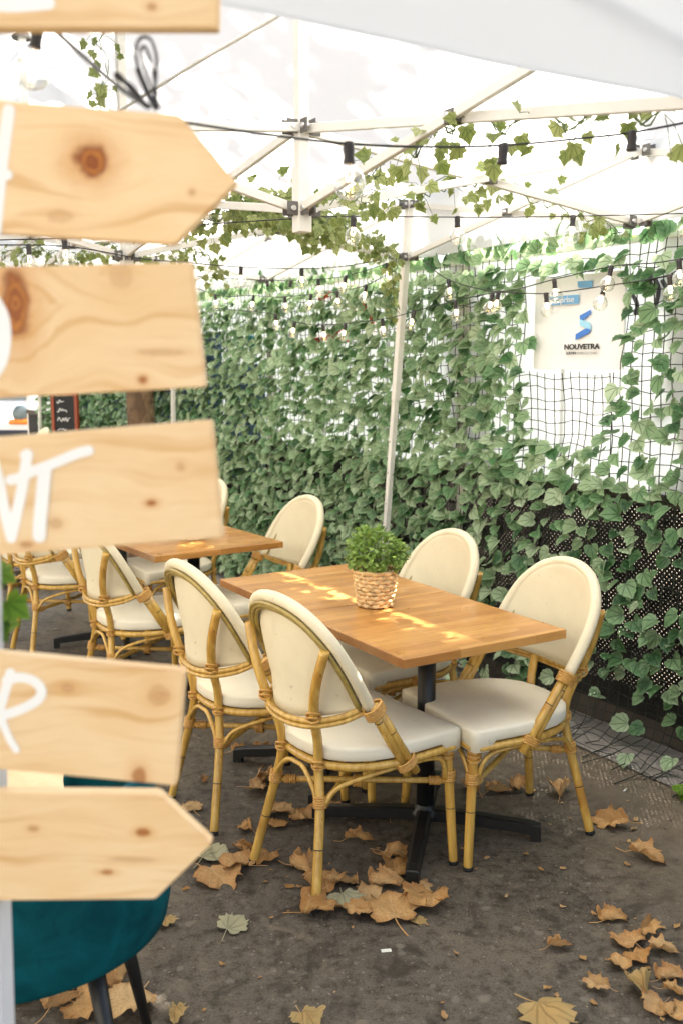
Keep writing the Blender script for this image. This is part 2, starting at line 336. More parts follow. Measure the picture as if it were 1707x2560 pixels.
# ------------------------------------------------------------------ world, sun, camera
SUN_EL = R(47); sd = (-FN * 1.0 + FD * .10).normalized()
SUNV = V((sd.x * math.cos(SUN_EL), sd.y * math.cos(SUN_EL), math.sin(SUN_EL)))
w = bpy.data.worlds.new('World'); S.world = w; w.use_nodes = True; wt = w.node_tree
sky = wt.nodes.new('ShaderNodeTexSky'); sky.sky_type = 'NISHITA'; sky.sun_disc = False
sky.sun_elevation = SUN_EL; sky.sun_rotation = math.atan2(SUNV.x, SUNV.y); sky.dust_density = 2.5; sky.air_density = 1.0; sky.ozone_density = .6
bg = wt.nodes['Background']; wt.links.new(sky.outputs[0], bg.inputs[0]); bg.inputs[1].default_value = .06
L = bpy.data.lights.new('sun', 'SUN'); L.energy = 5.0; L.angle = R(.5); L.color = (1, .96, .90)
lo = bpy.data.objects.new('sun', L); COL.objects.link(lo); lo.rotation_euler = (-SUNV).to_track_quat('-Z', 'Y').to_euler()
cd = bpy.data.cameras.new('camera'); cam = bpy.data.objects.new('camera', cd); COL.objects.link(cam); S.camera = cam
cam.location = (0, 0, CAMH); cam.rotation_euler = (math.pi / 2 - PITCH, 0, 0)
cd.sensor_fit = 'HORIZONTAL'; cd.sensor_width = 24; cd.lens = FPX / 1707 * 24; cd.clip_start = .05; cd.clip_end = 600
cd.dof.use_dof = True; cd.dof.focus_distance = 3.1; cd.dof.aperture_fstop = 4.0
S.view_settings.view_transform = 'Standard'; S.view_settings.look = 'None'; S.view_settings.gamma = 1; S.view_settings.exposure = 2.58
S.view_settings.use_white_balance = True; S.view_settings.white_balance_temperature = 6850; S.view_settings.white_balance_tint = 10
S.cycles.use_denoising = True; S.cycles.max_bounces = 10; S.cycles.diffuse_bounces = 5; S.cycles.transparent_max_bounces = 24; S.cycles.sample_clamp_indirect = 8

# ------------------------------------------------------------------ ground
b = MB(); b.box((0, 20, -.05), (400, 400, .1), bev=0); g = b.build('ground', asphalt_mat()); tag(g, kind='structure')
b = MB()
def pv(u, w_): p = fen(-3 + 14 * u, -.25 + .50 * w_, .006 + .0); return p
b.grid(pv, 40, 2, smooth=False); tag(b.build('pavement_strip', M['pave']), kind='structure')

# ------------------------------------------------------------------ bistro chair
HOOP_R = [(.222, .018, .385), (.226, -.04, .49), (.229, -.104, .605), (.234, -.149, .685), (.228, -.190, .757), (.203, -.229, .826), (.142, -.263, .886), (.072, -.280, .914)]
HOOP = HOOP_R[2:] + [(0, -.286, .922)] + [(-x, y, z) for x, y, z in HOOP_R[:1:-1]]
def catm(pts, k):
    P = [V(p) for p in pts]; o = []
    for i in range(len(P) - 1):
        p0, p1, p2, p3 = P[max(0, i - 1)], P[i], P[i + 1], P[min(len(P) - 1, i + 2)]
        for j in range(k):
            t = j / k; o.append(.5 * (2 * p1 + (p2 - p0) * t + (2 * p0 - 5 * p1 + 4 * p2 - p3) * t * t + (3 * p1 - p0 - 3 * p2 + p3) * t ** 3))
    return o + [P[-1]]
def resample(P, n):
    d = [0]
    for a, c in zip(P, P[1:]): d.append(d[-1] + (c - a).length)
    o = []; j = 0
    for i in range(n + 1):
        t = d[-1] * i / n
        while j < len(d) - 2 and d[j + 1] < t: j += 1
        k = (t - d[j]) / max(1e-9, d[j + 1] - d[j]); o.append(P[j].lerp(P[j + 1], min(1, max(0, k))))
    return o
def wraps(mb, p, d, r, n, w=.0042, mat=0, tilt=0):
    """n cane turns round a pole at p along d"""
    p, d = V(p), V(d).normalized(); a = d.orthogonal().normalized(); c = d.cross(a)
    for i in range(n):
        o = p + d * ((i - (n - 1) / 2) * w * 1.75); e = d * (tilt * (1 if i % 2 else -1))
        mb.tube([o + a * math.cos(q) * r + c * math.sin(q) * r + e * math.sin(q) * r for q in [2 * math.pi * k / 14 for k in range(14)]], w, 6, mat, True)
def make_chair():
    root = thing('bistro_chair', 'x', 'chair', group='cream and bamboo bistro chairs')
    # seat pad: D-shaped outline, square front with short apron
    half = [(.0, .262), (.12, .262), (.225, .262), (.238, .257), (.2405, .244), (.241, .15), (.240, .06), (.232, -.02), (.212, -.085), (.178, -.14), (.13, -.178), (.07, -.198)]
    out = half + [(0, -.204)] + [(-x, y) for x, y in half[:0:-1]]
    out = [p for p in resample([V((x, y, 0)) for x, y in out] + [V((half[0][0], half[0][1], 0))], 64)][:-1]
    cy = .03
    def ring(k, z, front=0): return [((p.x) * k, (p.y - cy) * k + cy, z - (front if p.y > .2 else 0)) for p in out]
    b = MB()
    b.rings([ring(.90, .434, .004), ring(.982, .432, .032), ring(.997, .436, .034), ring(1.0, .450), ring(.998, .464), ring(.988, .4705), ring(.955, .474), ring(.80, .4765), ring(.5, .478), ring(.12, .478)])
    b.build('seat', M['seatcloth'], root)
    b = MB(); b.tube([(p.x * .955, (p.y - cy) * .955 + cy, .412) for p in out], .0135, 8, closed=True); rail = b.build('seat_rail', M['bamboo'], root)
    # backrest panel
    H = resample(catm(HOOP, 8), 40); n = len(H) - 1
    def bot(u): q = abs(u); return V((.226 * u, -.246 + .14 * q ** 2.2, .562 + .05 * q ** 2))
    def pan(iu, iv):
        h = H[round(iu * n)]; u = 1 - 2 * iu; q = bot(u); p = q.lerp(h, iv)
        bow = math.sin(math.pi * iv) * (1 - abs(u) ** 2) * .022
        return p + V((0, .87, .5)) * (.0178 * min(1, iv * 4) * (1 - .5 * abs(u) ** 14)) + V((0, -bow * .35, 0))
    b = MB(); b.grid(pan, n, 12); pnl = b.build('backrest', M['weave'], root, solid=.006)
    b = MB(); b.tube([p + V((0, .002, .002)) for p in H], .0185, 12); b.build('padded_rim', M['weave'], pnl)
    b = MB()
    cen = V((0, -.16, .70))
    for k, (iw, bk) in enumerate(((.012, -.0215), (.0225, -.0205), (.0325, -.0165))):
        b.tube([p + (cen - p).normalized() * iw + V((0, bk, -abs(bk) * .35)) for p in H], .0066, 8)
    b.build('cane_edging', M['olive'], pnl)
    cb = [(.222, -.112, .612), (.19, -.165, .585), (.13, -.228, .566), (.06, -.252, .558), (0, -.257, .556), (-.06, -.252, .558), (-.13, -.228, .566), (-.19, -.165, .585), (-.222, -.112, .612)]
    b = MB(); b.tube(cb, .0095, 8, sub=4); b.tube([(x, y - .004, z - .016) for x, y, z in cb], .0075, 8, sub=4); b.build('back_crossbar', M['bamboo'], root)
    # arms: double bamboo running from the hoop down to the seat rail
    for s in (1, -1):
        b = MB()
        for dx, dy, e in ((0, 0, 0), (.006, .034, -.012)):
            p0 = V((s * (.236 + dx * .5), -.105 + dy * .55, .605 + .01)); p1 = V((s * (.228 + dx), .030 + dy + .01, .372 + e + .012))
            b.tube([p0, p0.lerp(p1, .5), p1], [.0145, .0145, .015], 10); q = p0.lerp(p1, .38 if dx else .22)
            b.tube([q, q + (p1 - p0).normalized() * .003], .0151, 10, 1)
        a = b.build('arm_strut', [M['bamboo'], M['node']], root)
        dd = V((0, .135, -.24)).normalized()
        for (c0, nn) in ((V((s * .237, -.090, .600)), 5), (V((s * .232, .040, .407)), 4)):
            b = MB()
            for i in range(nn):
                o = c0 + dd * ((i - (nn - 1) / 2) * .0075); a1 = V((1, 0, 0)); a2 = dd.cross(a1).normalized()
                b.tube([o + a1 * math.cos(t) * .0195 + a2 * math.sin(t) * .033 for t in [2 * math.pi * k / 16 for k in range(16)]], .0042, 6, closed=True)
            b.build('cane_binding', M['cane'], a)
    # legs
    def leg(path, r, nodes, binds, sub=6):
        b = MB(); b.tube(path, r, 10, sub=sub)
        P = catm(path, 10)
        for z in nodes:
            p = min(P, key=lambda p: abs(p.z - z)); i = P.index(p); d = (P[min(i + 1, len(P) - 1)] - P[max(0, i - 1)]).normalized()
            b.tube([p - d * .0015, p + d * .0015], .0158, 10, 1)
        o = b.build('leg', [M['bamboo'], M['node']], root)
        for p, d, rr, nn, tl in binds:
            c = MB(); wraps(c, p, d, rr, nn, tilt=tl); c.build('cane_binding', M['cane'], o)
        c = MB(); p, q = V(path[0]), V(path[1]); d = (q - p).normalized(); c.tube([p - d * .001, p + d * .012], .0166, 10); c.build('foot_cap', M['rubber'], o)
    for s in (1, -1):
        leg([(s * .178, -.262, .002), (s * .150, -.233, .155), (s * .122, -.206, .30), (s * .1, -.196, .405), (s * .107, -.203, .49), (s * .131, -.234, .588), (s * .166, -.250, .69), (s * .207, -.247, .80)],
            [.0155, .0150, .0150, .0150, .0150, .0155, .0155, .0150], [.17], [((s * .122, -.206, .305), (.15 * s, -.1, -.9), .0178, 5, 0), ((s * .1, -.196, .412), (0, 0, 1), .0185, 3, .5), ((s * .131, -.234, .58), (0, 0, 1), .020, 3, .6)])
        leg([(s * .214, .258, .002), (s * .208, .25, .15), (s * .203, .241, .30), (s * .199, .232, .412)], [.0150, .0155, .0160, .0160], [.19], [((s * .203, .241, .305), (0, 0, 1), .0185, 5, 0), ((s * .200, .234, .385), (0, 0, 1), .0188, 6, .35)])
    # crossing stretchers and bent braces
    b = MB()
    b.tube([(-.122, -.206, .295), (.203, .241, .287)], .0100, 8); b.tube([(.122, -.206, .285), (-.203, .241, .279)], .0100, 8)
    for p, q in (((-.122, -.206, .295), (.203, .241, .287)), ((.122, -.206, .285), (-.203, .241, .279))):
        p, q = V(p), V(q); d = (q - p).normalized()
        for o in (p + d * .045, q - d * .045): wraps(b, o, d, .0112, 5, mat=1)
    wraps(b, (.03, .006, .287), (1, 1, 0), .0175, 4, mat=1)
    b.build('stretcher', [M['bamboo'], M['cane']], root)
    b = MB()
    b.tube([(-.118, -.215, .295), (-.102, -.214, .335), (-.06, -.212, .378), (-.03, -.21, .392), (0, -.21, .393), (.03, -.21, .392), (.06, -.212, .378), (.102, -.214, .335), (.118, -.215, .295)], .0075, 8, sub=4)
    for s in (1, -1):
        b.tube([(s * .136, -.20, .30), (s * .150, -.165, .345), (s * .185, -.10, .374), (s * .215, -.01, .392), (s * .223, .05, .396), (s * .222, .13, .392), (s * .217, .185, .378), (s * .212, .212, .345), (s * .209, .222, .30)], .0075, 8, sub=4)
    b.tube([(-.192, .246, .30), (-.178, .25, .345), (-.13, .25, .385), (-.06, .25, .396), (.06, .25, .396), (.13, .25, .385), (.178, .25, .345), (.192, .246, .30)], .0075, 8, sub=4)
    b.build('bent_brace', M['bamboo'], root)
    return root
chair = make_chair()
CH = [(.029, 3.059, 36.4, 'cream bistro chair with bamboo frame nearest the camera, its back turned, feet among leaves'),
      (-.32, 3.535, 33.5, 'cream bistro chair turned away, second in the row, just behind the nearest chair'),
      (.548, 3.30, -155, 'cream bistro chair facing the table at its right end, closest to the loose netting'),
      (.225, 3.905, -153, 'cream bistro chair against the ivy, directly behind the potted basil'),
      (-.405, 4.985, -150, 'cream bistro chair against the ivy at the far wooden table, wedged behind the near table'),
      (-.932, 4.556, 34, 'cream bistro chair turned away at far wooden table, its top behind a sign board'),
      (-.974, 5.736, -150, 'cream bistro chair whose front seat corner shows under the far table by its black column'),
      (-1.56, 5.504, 34, 'cream bistro chair turned away under the sign boards, left of the far wooden table')]
p = at_z(29, 1415, .404)
rj = R(34); CH.append((p.x - .1 * math.sin(rj) + .19 * math.cos(rj), p.y + .1 * math.cos(rj) + .19 * math.sin(rj), 34, 'cream bistro chair at the left picture edge, hidden by blurred green leaves'))
p = at_z(50, 1073, .93); CH.append((p.x, p.y, -150, 'cream bistro chair farthest away, only its rounded top showing near the parked car'))
for i, (x, y, a, lab) in enumerate(CH):
    o = chair if i == 0 else copy_tree(chair)
    o.location = (x, y, 0); o.rotation_euler.z = R(a - 90); o['label'] = lab

# ------------------------------------------------------------------ tables
TA = math.atan2(-FN.y, -FN.x) - R(.8)
def make_table(label, c, w_, l_, rz, foot, h=.75, top='oak'):
    t = thing('cafe_table', label, 'table', (c[0], c[1], 0), rz, 'oak topped cafe tables')
    b = MB(); b.box((0, 0, h - .015), (w_, l_, .03), bev=.002); b.build('tabletop', M[top], t)
    b = MB(); b.tube([(0, 0, .07), (0, 0, h - .035)], .031, 16); b.lathe([(.05, .062), (.05, .075), (.034, .09), (.031, .1)], 16); b.build('column', M['black'], t)
    b = MB(); b.box((0, 0, h - .034), (.30, .30, .008)); b.build('top_plate', M['black'], t)
    for k in range(4):
        a = foot - rz + k * math.pi / 2; d = V((math.cos(a), math.sin(a), 0)); s = V((-d.y, d.x, 0)); b = MB()
        loops = []
        for q, zt, zb in ((.0, .088, .045), (.08, .086, .045), (.18, .079, .040), (.27, .070, .033), (.36, .063, .026), (.365, .061, 0), (.395, .056, 0), (.397, .052, .003)):
            hw = .026 - .012 * q
            loops.append([d * q + s * hw + V((0, 0, zb)), d * q - s * hw + V((0, 0, zb)), d * q - s * hw + V((0, 0, zt - .004)), d * q - s * hw * .6 + V((0, 0, zt)), d * q + s * hw * .6 + V((0, 0, zt)), d * q + s * hw + V((0, 0, zt - .004))])
        b.rings(loops, smooth=False); b.build('base_arm', M['black'], t)
    return t
T1 = V((.290, 3.280)); dT = V((math.cos(R(121.4)), math.sin(R(121.4))))
make_table('wooden cafe table nearest the camera, streaked with small bright sun spots', T1, .650, .652, R(31.4), R(-10.5))
T1b = T1 + dT * .655 + V((.006, .004))
make_table('wooden cafe table pushed end to end behind the nearest one, carrying the potted basil', T1b, .650, .652, R(31.4), R(-8))
T2 = V((-.735, 4.875)); make_table('far wooden cafe table under the sign board, empty but for a basket base', T2, .68, .60, R(34.5), R(-8))
make_table('third wooden cafe table hidden behind the sign boards, showing its black column and arms', (-1.27, 5.66), .66, .62, R(34.5), R(14))
make_table('low wooden table at the lower left behind the teal armchair, mostly hidden by boards', (-1.02, 2.66), .70, .70, R(33), R(-14), h=.5, top='palewood')

# ------------------------------------------------------------------ potted basil
def make_pot(label, p, rz=0):
    t = thing('potted_basil', label, 'potted plant', p, rz, 'basil pots in straw baskets')
    b = MB(); n = 44
    b.lathe([(.001, .004), (.056, .004), (.0575, .01), (.072, .126), (.070, .128)], 24, mat=0)
    rows = 9
    for i in range(rows):
        z = .010 + .119 * i / (rows - 1); r = .0615 + .0145 * i / (rows - 1); pts = []
        for k in range(n * 2):
            a = 2 * math.pi * k / (n * 2); ph = a * n / 4 + i * math.pi
            pts.append((math.cos(a) * (r + .0042 * math.sin(ph)), math.sin(a) * (r + .0042 * math.sin(ph)), z + .0022 * math.cos(ph * 2 + i)))
        b.tube(pts, .0078, 6, closed=True, flat=.62)
    for k in range(n // 4):
        a = 2 * math.pi * (k + .5) / (n // 4)
        for dz in (0,): b.tube([(math.cos(a) * .062, math.sin(a) * .062, .004), (math.cos(a) * .0765, math.sin(a) * .0765, .131)], .003, 5)
    b.tube([(math.cos(a) * .0765, math.sin(a) * .0765, .132 + .0015 * math.sin(9 * a)) for a in [2 * math.pi * k / 60 for k in range(60)]], .006, 6, closed=True)
    b.build('basket', M['straw'], t)
    b = MB(); b.lathe([(.001, .112), (.069, .110)], 20); b.build('soil', M['soil'], t)
    b = MB(); st = MB()
    for i in range(900):
        a = rnd(0, 6.283); u = rnd(-.55, 1); rr = rnd(.55, 1) ** .5
        d = V((math.cos(a) * math.sqrt(max(0, 1 - u * u)), math.sin(a) * math.sqrt(max(0, 1 - u * u)), u))
        lump = 1 + .14 * math.sin(3 * a + 1) * math.cos(4 * u) + .08 * math.sin(7 * a)
        p_ = V((0, 0, .190)) + V((d.x * .100, d.y * .100, d.z * .085)) * rr * lump
        if p_.z < .125 and V((p_.x, p_.y)).length < .07: continue
        tip = (d + V((rnd(-.8, .8), rnd(-.8, .8), rnd(-.7, .5)))).normalized(); X = Matrix.Translation(p_) @ frame(tip, V((0, 0, 1)) + d * .8 + V((rnd(-.5, .5), rnd(-.5, .5), 0))).to_4x4() @ Matrix.Scale(rnd(.012, .025), 4)
        b.add([(0, 0, 0), (.30, .22, .08), (.43, .5, .1), (.30, .78, .05), (0, 1, -.1), (-.30, .78, .05), (-.43, .5, .1), (-.30, .22, .08), (0, .5, -.02)], [(0, 1, 8), (1, 2, 8), (2, 3, 8), (3, 4, 8), (4, 5, 8), (5, 6, 8), (6, 7, 8), (7, 0, 8)], X=X)
    for i in range(60):
        a = rnd(0, 6.28); r = rnd(0, .055); q = rnd(.5, 1.3)
        st.tube([(math.cos(a) * r, math.sin(a) * r, .11), (math.cos(a) * r * 1.3, math.sin(a) * r * 1.3, .16), (math.cos(a) * r * 1.7 * q, math.sin(a) * r * 1.7 * q, rnd(.18, .24))], .0011, 4)
    f = b.build('foliage', M['basil'], t); st.build('stem', M['vine'], f)
p = at_z(938, 1513, .7515); make_pot('bushy green basil in a woven straw basket standing on the table', (p.x, p.y, .7505))
p = at_z(478, 1348, .7515); make_pot('straw basket on the far table, only its base showing under a sign board', (p.x, p.y + .02, .7505))

# ------------------------------------------------------------------ leaves library
def outline_leaf(half):
    return half + [(0, 1.0)] + [(-x, y) for x, y in half[:0:-1]]
NETL = outline_leaf([(0, 0), (.2, -.1), (.42, .0), (.52, .2), (.47, .36), (.5, .5), (.36, .66), (.34, .76), (.16, .84)])
IVYL = outline_leaf([(0, 0), (.2, -.12), (.50, .02), (.38, .25), (.52, .46), (.28, .62)])
def add_leaf(mb, p, tip, nrm, size, out, fold=.22, bend=.18, mat=0):
    X = Matrix.Translation(p) @ frame(tip, nrm).to_4x4() @ Matrix.Scale(size, 4)
    f = lambda x, y: (x, y, abs(x) * fold - bend * y * y)
    n = len(out); vs = [f(x, y) for x, y in out] + [f(0, .3), f(0, .65)]
    c1, c2 = n, n + 1; h = n // 2; fs = []
    for i in range(n):
        j = (i + 1) % n; ya = (out[i][1] + out[j][1]) / 2
        fs.append((i, j, c2 if ya > .48 else c1))
    # stitch between the two centres
    k = [i for i in range(n) if (out[i][1] + out[(i - 1) % n][1]) / 2 <= .48 < (out[i][1] + out[(i + 1) % n][1]) / 2 or (out[i][1] + out[(i + 1) % n][1]) / 2 <= .48 < (out[i][1] + out[(i - 1) % n][1]) / 2]
    for i in k: fs.append((i, c1, c2) if i > h else (i, c2, c1))
    mb.add(vs, fs, mat, True, X, uv=list(out) + [(0, .3), (0, .65)])

# ------------------------------------------------------------------ hoarding fence with ivy nets
fence = thing('hoarding_fence', 'long site fence of white sheets over black perforated panels behind the ivy nets', 'fence', fen(0, 0, 0))
def fl(s, off, z): return fen(s, off, z) - fen(0, 0, 0)
posts = [-3.0, -.9, 1.2, 3.3, 5.4, 7.5, 9.6]
for a, c in zip(posts, posts[1:]):
    b = MB()
    def sh(u, q, a=a, c=c):
        s = a + .03 + (c - a - .06) * u; return fl(s, -.045 + (.008 * abs(((u * 14) % 1) - .5)), 1.04 + q * 1.09)
    b.grid(sh, 56, 1, smooth=False); b.build('white_sheet', M['sheet'], fence, solid=.004)
    b = MB(); b.bar(fl(a + .03, -.03, .58), fl(c - .03, -.03, .58), .003, .93, bev=0); b.build('perforated_panel', M['perf'], fence)
    b = MB(); b.bar(fl(a + .02, -.022, 1.055), fl(c - .02, -.022, 1.055), .03, .05); b.build('middle_rail', M['plank'], fence); b = MB(); b.bar(fl(a + .02, -.03, 2.125), fl(c - .02, -.03, 2.125), .03, .03)
    for q in (.33, .66): b.bar(fl(a + (c - a) * q, -.06, 1.09), fl(a + (c - a) * q, -.06, 2.07), .02, .025, up=FD)
    b.build('panel_rail', M['alu'], fence)
    b = MB(); b.bar(fl(a - .02, -.075, .095), fl(c + .02, -.075, .095), .03, .22); b.build('base_board', M['plank'], fence)
for s in posts:
    b = MB(); b.bar(fl(s - .022, -.05, 0), fl(s - .022, -.05, 2.16), .035, .04, up=FD); b.bar(fl(s + .024, -.05, 0), fl(s + .024, -.05, 2.12), .03, .035, up=FD); b.build('fence_post', M['alu'], fence)
b = MB()
for a, c, z0, z1 in ((3.36, 4.0, .75, 1.62), (4.05, 5.35, .6, 1.85), (5.45, 7.4, .6, 1.9)): b.bar(fl(a, -.030, (z0 + z1) / 2), fl(c, -.030, (z0 + z1) / 2), .004, z1 - z0, bev=0)
b.build('blue_sheet', M['blue'], fence)
def strokes(mb, pts, w_, n=6): mb.tube(pts, w_, n, sub=3, flat=1)
g1 = MB()
for poly in ([(800, 745), (840, 730), (890, 720), (880, 770), (870, 800)], [(770, 852), (815, 845), (850, 830), (870, 850)], [(905, 760), (930, 800), (915, 845)]):
    g1.tube([at_f(u, v, -.022) - fence.location for u, v in poly], .016, 6, sub=4)
g1.build('red_graffiti', M['inkred'], fence)
g1 = MB(); g1.tube([at_f(u, v, -.022) - fence.location for u, v in [(622, 845), (640, 858), (632, 875)]], .03, 6, sub=3); g1.build('teal_graffiti', M['inkteal'], fence)
g1 = MB()
for poly in ([(1632, 690), (1646, 720), (1640, 760), (1632, 800)], [(1622, 778), (1600, 782), (1585, 776)], [(1655, 700), (1672, 730), (1690, 760), (1700, 740)], [(1580, 735), (1592, 760), (1588, 785)], [(1640, 700), (1625, 690), (1628, 720)]):
    g1.tube([at_f(u, v, -.024) - fence.location for u, v in poly], .009, 6, sub=4)
g1.build('dark_graffiti', M['inkspray'], fence)

# ------------------------------------------------------------------ company sign
sg = thing('company_sign', 'cream panel reading NOUVETRA with a blue folded ribbon emblem, set in the ivy', 'sign', fen(.36, .0, 1.795))
XS = Matrix((-FD, V((0, 0, 1)), FN)).transposed()      # local x runs to the viewer's right, y up, z out of the sign
sgm = XS.to_4x4()
def sgp(u, v, d=.003):
    q = at_f(u, v, .012); return q - sg.location + FN * d
b = MB(); b.box((0, 0, 0), (.54, .41, .012), XS, bev=.001); b.build('sign_panel', M['panel'], sg)
def poly(name, pts, mat, d, parent=sg):
    b = MB(); n = len(pts); f = [sgp(u, v, d) for u, v in pts]; bk = [sgp(u, v, d - .002) for u, v in pts]
    b.rings([bk, f], smooth=False); return b.build(name, mat, parent)
def C8(u, v): return 1300 + .2596 * u, 600 + .2596 * v
e1 = [C8(*q) for q in ((578, 725), (685, 668), (684, 705), (612, 767), (585, 762), (578, 748))]
e2 = [C8(*q) for q in ((574, 745), (578, 762), (606, 769), (668, 792), (682, 815), (680, 868), (640, 850), (574, 822))]
e3 = [C8(*q) for q in ((538, 905), (636, 848), (668, 855), (680, 872), (670, 892), (536, 963))]
poly('emblem_fold', e2, M['inkcyan'], .002); poly('emblem_ribbon', e1, M['inkblue'], .004); poly('emblem_ribbon', e3, M['inkblue'], .004)
hd = poly('heading_band', [C8(*q) for q in ((262, 545), (567, 524), (566, 610), (262, 632))], M['inksky'], .003)
poly('blue_tab', [C8(*q) for q in ((556, 395), (700, 388), (694, 455), (572, 460), (556, 440))], M['inksky'], .003)
def text(name, body, u, v, hpx, mat, parent, d=.004, wide=None, bold=0, slope=0):
    c = bpy.data.curves.new(name, 'FONT'); c.body = body; c.size = 1; c.align_x = 'LEFT'; c.offset = bold; c.extrude = .01
    o = bpy.data.objects.new(name, c); COL.objects.link(o); bpy.context.view_layer.update()
    me = bpy.data.meshes.new_from_object(o.evaluated_get(bpy.context.evaluated_depsgraph_get())); bpy.data.objects.remove(o)
    xs = [q.co.x for q in me.vertices]; x0, x1 = min(xs), max(xs); A = sgp(u, v, d); B = sgp(u + wide, v, d); k = (B - A).length / (x1 - x0)
    hz = sgp(u, v - hpx, d).z - A.z; ky = hz / .70
    for q in me.vertices: q.co = A + XS @ V(((q.co.x - x0) * k, q.co.y * ky, q.co.z * .1)) - V((0, 0, 0))
    me.materials.append(mat); o = bpy.data.objects.new(name, me); COL.objects.link(o); o.parent = parent; return o
text('lettering', 'NOUVETRA', C8(430, 0)[0], C8(0, 1052)[1], 12.6, M['inkblack'], sg, wide=.2596 * 340, bold=.03)
text('lettering', 'SERFIM', C8(445, 0)[0], C8(0, 1102)[1], 6.5, M['inkblack'], sg, wide=.2596 * 92)
text('lettering', "OUVRAGES D'ART", C8(541, 0)[0], C8(0, 1102)[1], 6.5, M['inkgrey'], sg, wide=.2596 * 208)
text('lettering', 'ntreprise', C8(284, 0)[0], C8(0, 611)[1], 15, M['paint'], hd, d=.006, wide=.2596 * 240)

# ------------------------------------------------------------------ ivy nets
def make_net(label, s0, s1, dens, mat2, zt=2.13, window=(), loose=0):
    t = thing('ivy_net', label, 'artificial hedge', fen((s0 + s1) / 2, .05, 0), 0, 'artificial ivy nets on the fence')
    O = t.location; nt = MB()
    def P(s, z, o=0): return fen(s, .03 + o + .012 * math.sin(s * 9 + z * 5) + .01 * math.sin(z * 13), z + .006 * math.sin(s * 23)) - O
    ns = int((s1 - s0) / .05)
    for i in range(ns + 1):
        s = s0 + (s1 - s0) * i / ns; j = rnd(-.006, .006); ph = rnd(0, 6)
        if any(w0 < s < w1 and wz0 > 1.55 for w0, w1, wz0, wz1 in window): segs = [(.04, 1.575)]
        else: segs = [(.04, zt + rnd(-.01, .02))]
        for za, zb in segs:
            k = int((zb - za) / .13); pts = [P(s + j + .009 * math.sin(ph + q * 1.3), za + (zb - za) * q / k) for q in range(k + 1)]
            if loose:
                e = rnd(-.08, .14); dr = rnd(-.07, .07); pts = [P(s + dr, .010, max(.03, .10 + loose * .5 + e)), P(s + dr * .6 + rnd(-.02, .02), .022, .07 + loose * .3 + e * .5), P(s + rnd(-.02, .02), .06, .03)] + pts[1:]
            nt.tube(pts, .0027, 3, caps=False)
    for i in range(int((zt - .05) / .05)):
        z = .06 + i * .05; k = max(2, int((s1 - s0) / .05)); ph = rnd(0, 6)
        pts = [P(s0 + (s1 - s0) * q / k, z - .008 * abs(math.sin(q * 1.57 + ph)) + .006 * math.sin(q * .7 + ph)) for q in range(k + 1)]
        run = []
        for q, pt in enumerate(pts):
            s = s0 + (s1 - s0) * q / k
            if any(w0 < s < w1 and wz0 < z < wz1 and wz0 > 1.55 for w0, w1, wz0, wz1 in window):
                if len(run) > 1: nt.tube(run, .0024, 3, caps=False)
                run = []
            else: run.append(pt)
        if len(run) > 1: nt.tube(run, .0024, 3, caps=False)
    if loose:
        for e in (.05, .10, .16, .22):
            nt.tube([P(s0 + (s1 - s0) * q / 30, .012 + .02 * abs(math.sin(q * 1.9 + e * 20)), e + .012 * math.sin(q * 2.1)) for q in range(31)], .0018, 3, caps=False)
    nt.build('netting', M['net'], t)
    lf = MB(); z = .10
    row = 0
    while z < zt + .055:
        s = s0 + rnd(0, .03)
        while s < s1:
            d = dens(s, z)
            if random.random() < d and not any(w0 < s < w1 and wz0 < z < wz1 for w0, w1, wz0, wz1 in window):
                for rep in range(2 if d > .8 and random.random() < (d - .55) * 1.6 else 1):
                    side = rnd(-1, 1); sz = rnd(.052, .084)
                    tip = -FD * side * 1.1 + FN * rnd(.25, .9) + V((0, 0, rnd(-.85, .15)))
                    if z > zt - .07: tip = -FD * side * .7 + FN * rnd(.1, .5) + V((0, 0, rnd(.2, 1)))
                    nrm = FN * rnd(.5, 1.1) + V((0, 0, rnd(.25, 1.0))) - FD * rnd(-.5, .5)
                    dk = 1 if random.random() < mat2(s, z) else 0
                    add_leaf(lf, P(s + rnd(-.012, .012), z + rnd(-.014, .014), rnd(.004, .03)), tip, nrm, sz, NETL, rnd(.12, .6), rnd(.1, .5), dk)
            s += .046 + rnd(-.006, .008)
        z += .067; row += 1
    if loose:
        for q in range(7):
            s = rnd(s0, s1); add_leaf(lf, P(s, rnd(.03, .10), rnd(.06, .2)), -FD * rnd(-1, 1) + FN * .5 + V((0, 0, -.2)), FN * .6 + V((0, 0, 1)), rnd(.06, .08), NETL)
    lf.build('leaves', [M['netleaf'], M['netdark']], t); return t
def cl(x): return max(0, min(1, x))
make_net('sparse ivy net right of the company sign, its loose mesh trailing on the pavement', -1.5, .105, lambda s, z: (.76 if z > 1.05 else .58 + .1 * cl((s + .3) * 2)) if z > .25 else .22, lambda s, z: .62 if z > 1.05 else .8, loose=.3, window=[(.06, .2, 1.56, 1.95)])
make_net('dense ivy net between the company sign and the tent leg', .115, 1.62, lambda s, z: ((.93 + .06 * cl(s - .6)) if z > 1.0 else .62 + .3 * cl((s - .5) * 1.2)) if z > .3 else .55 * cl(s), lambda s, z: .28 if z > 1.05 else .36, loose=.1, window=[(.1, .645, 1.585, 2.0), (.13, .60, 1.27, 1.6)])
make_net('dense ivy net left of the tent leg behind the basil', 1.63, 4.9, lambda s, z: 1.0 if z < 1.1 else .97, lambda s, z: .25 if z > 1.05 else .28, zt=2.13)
make_net('thick ivy net farthest along the fence beside the tree trunk', 4.9, 8.7, lambda s, z: 1.0, lambda s, z: .75, zt=2.05)

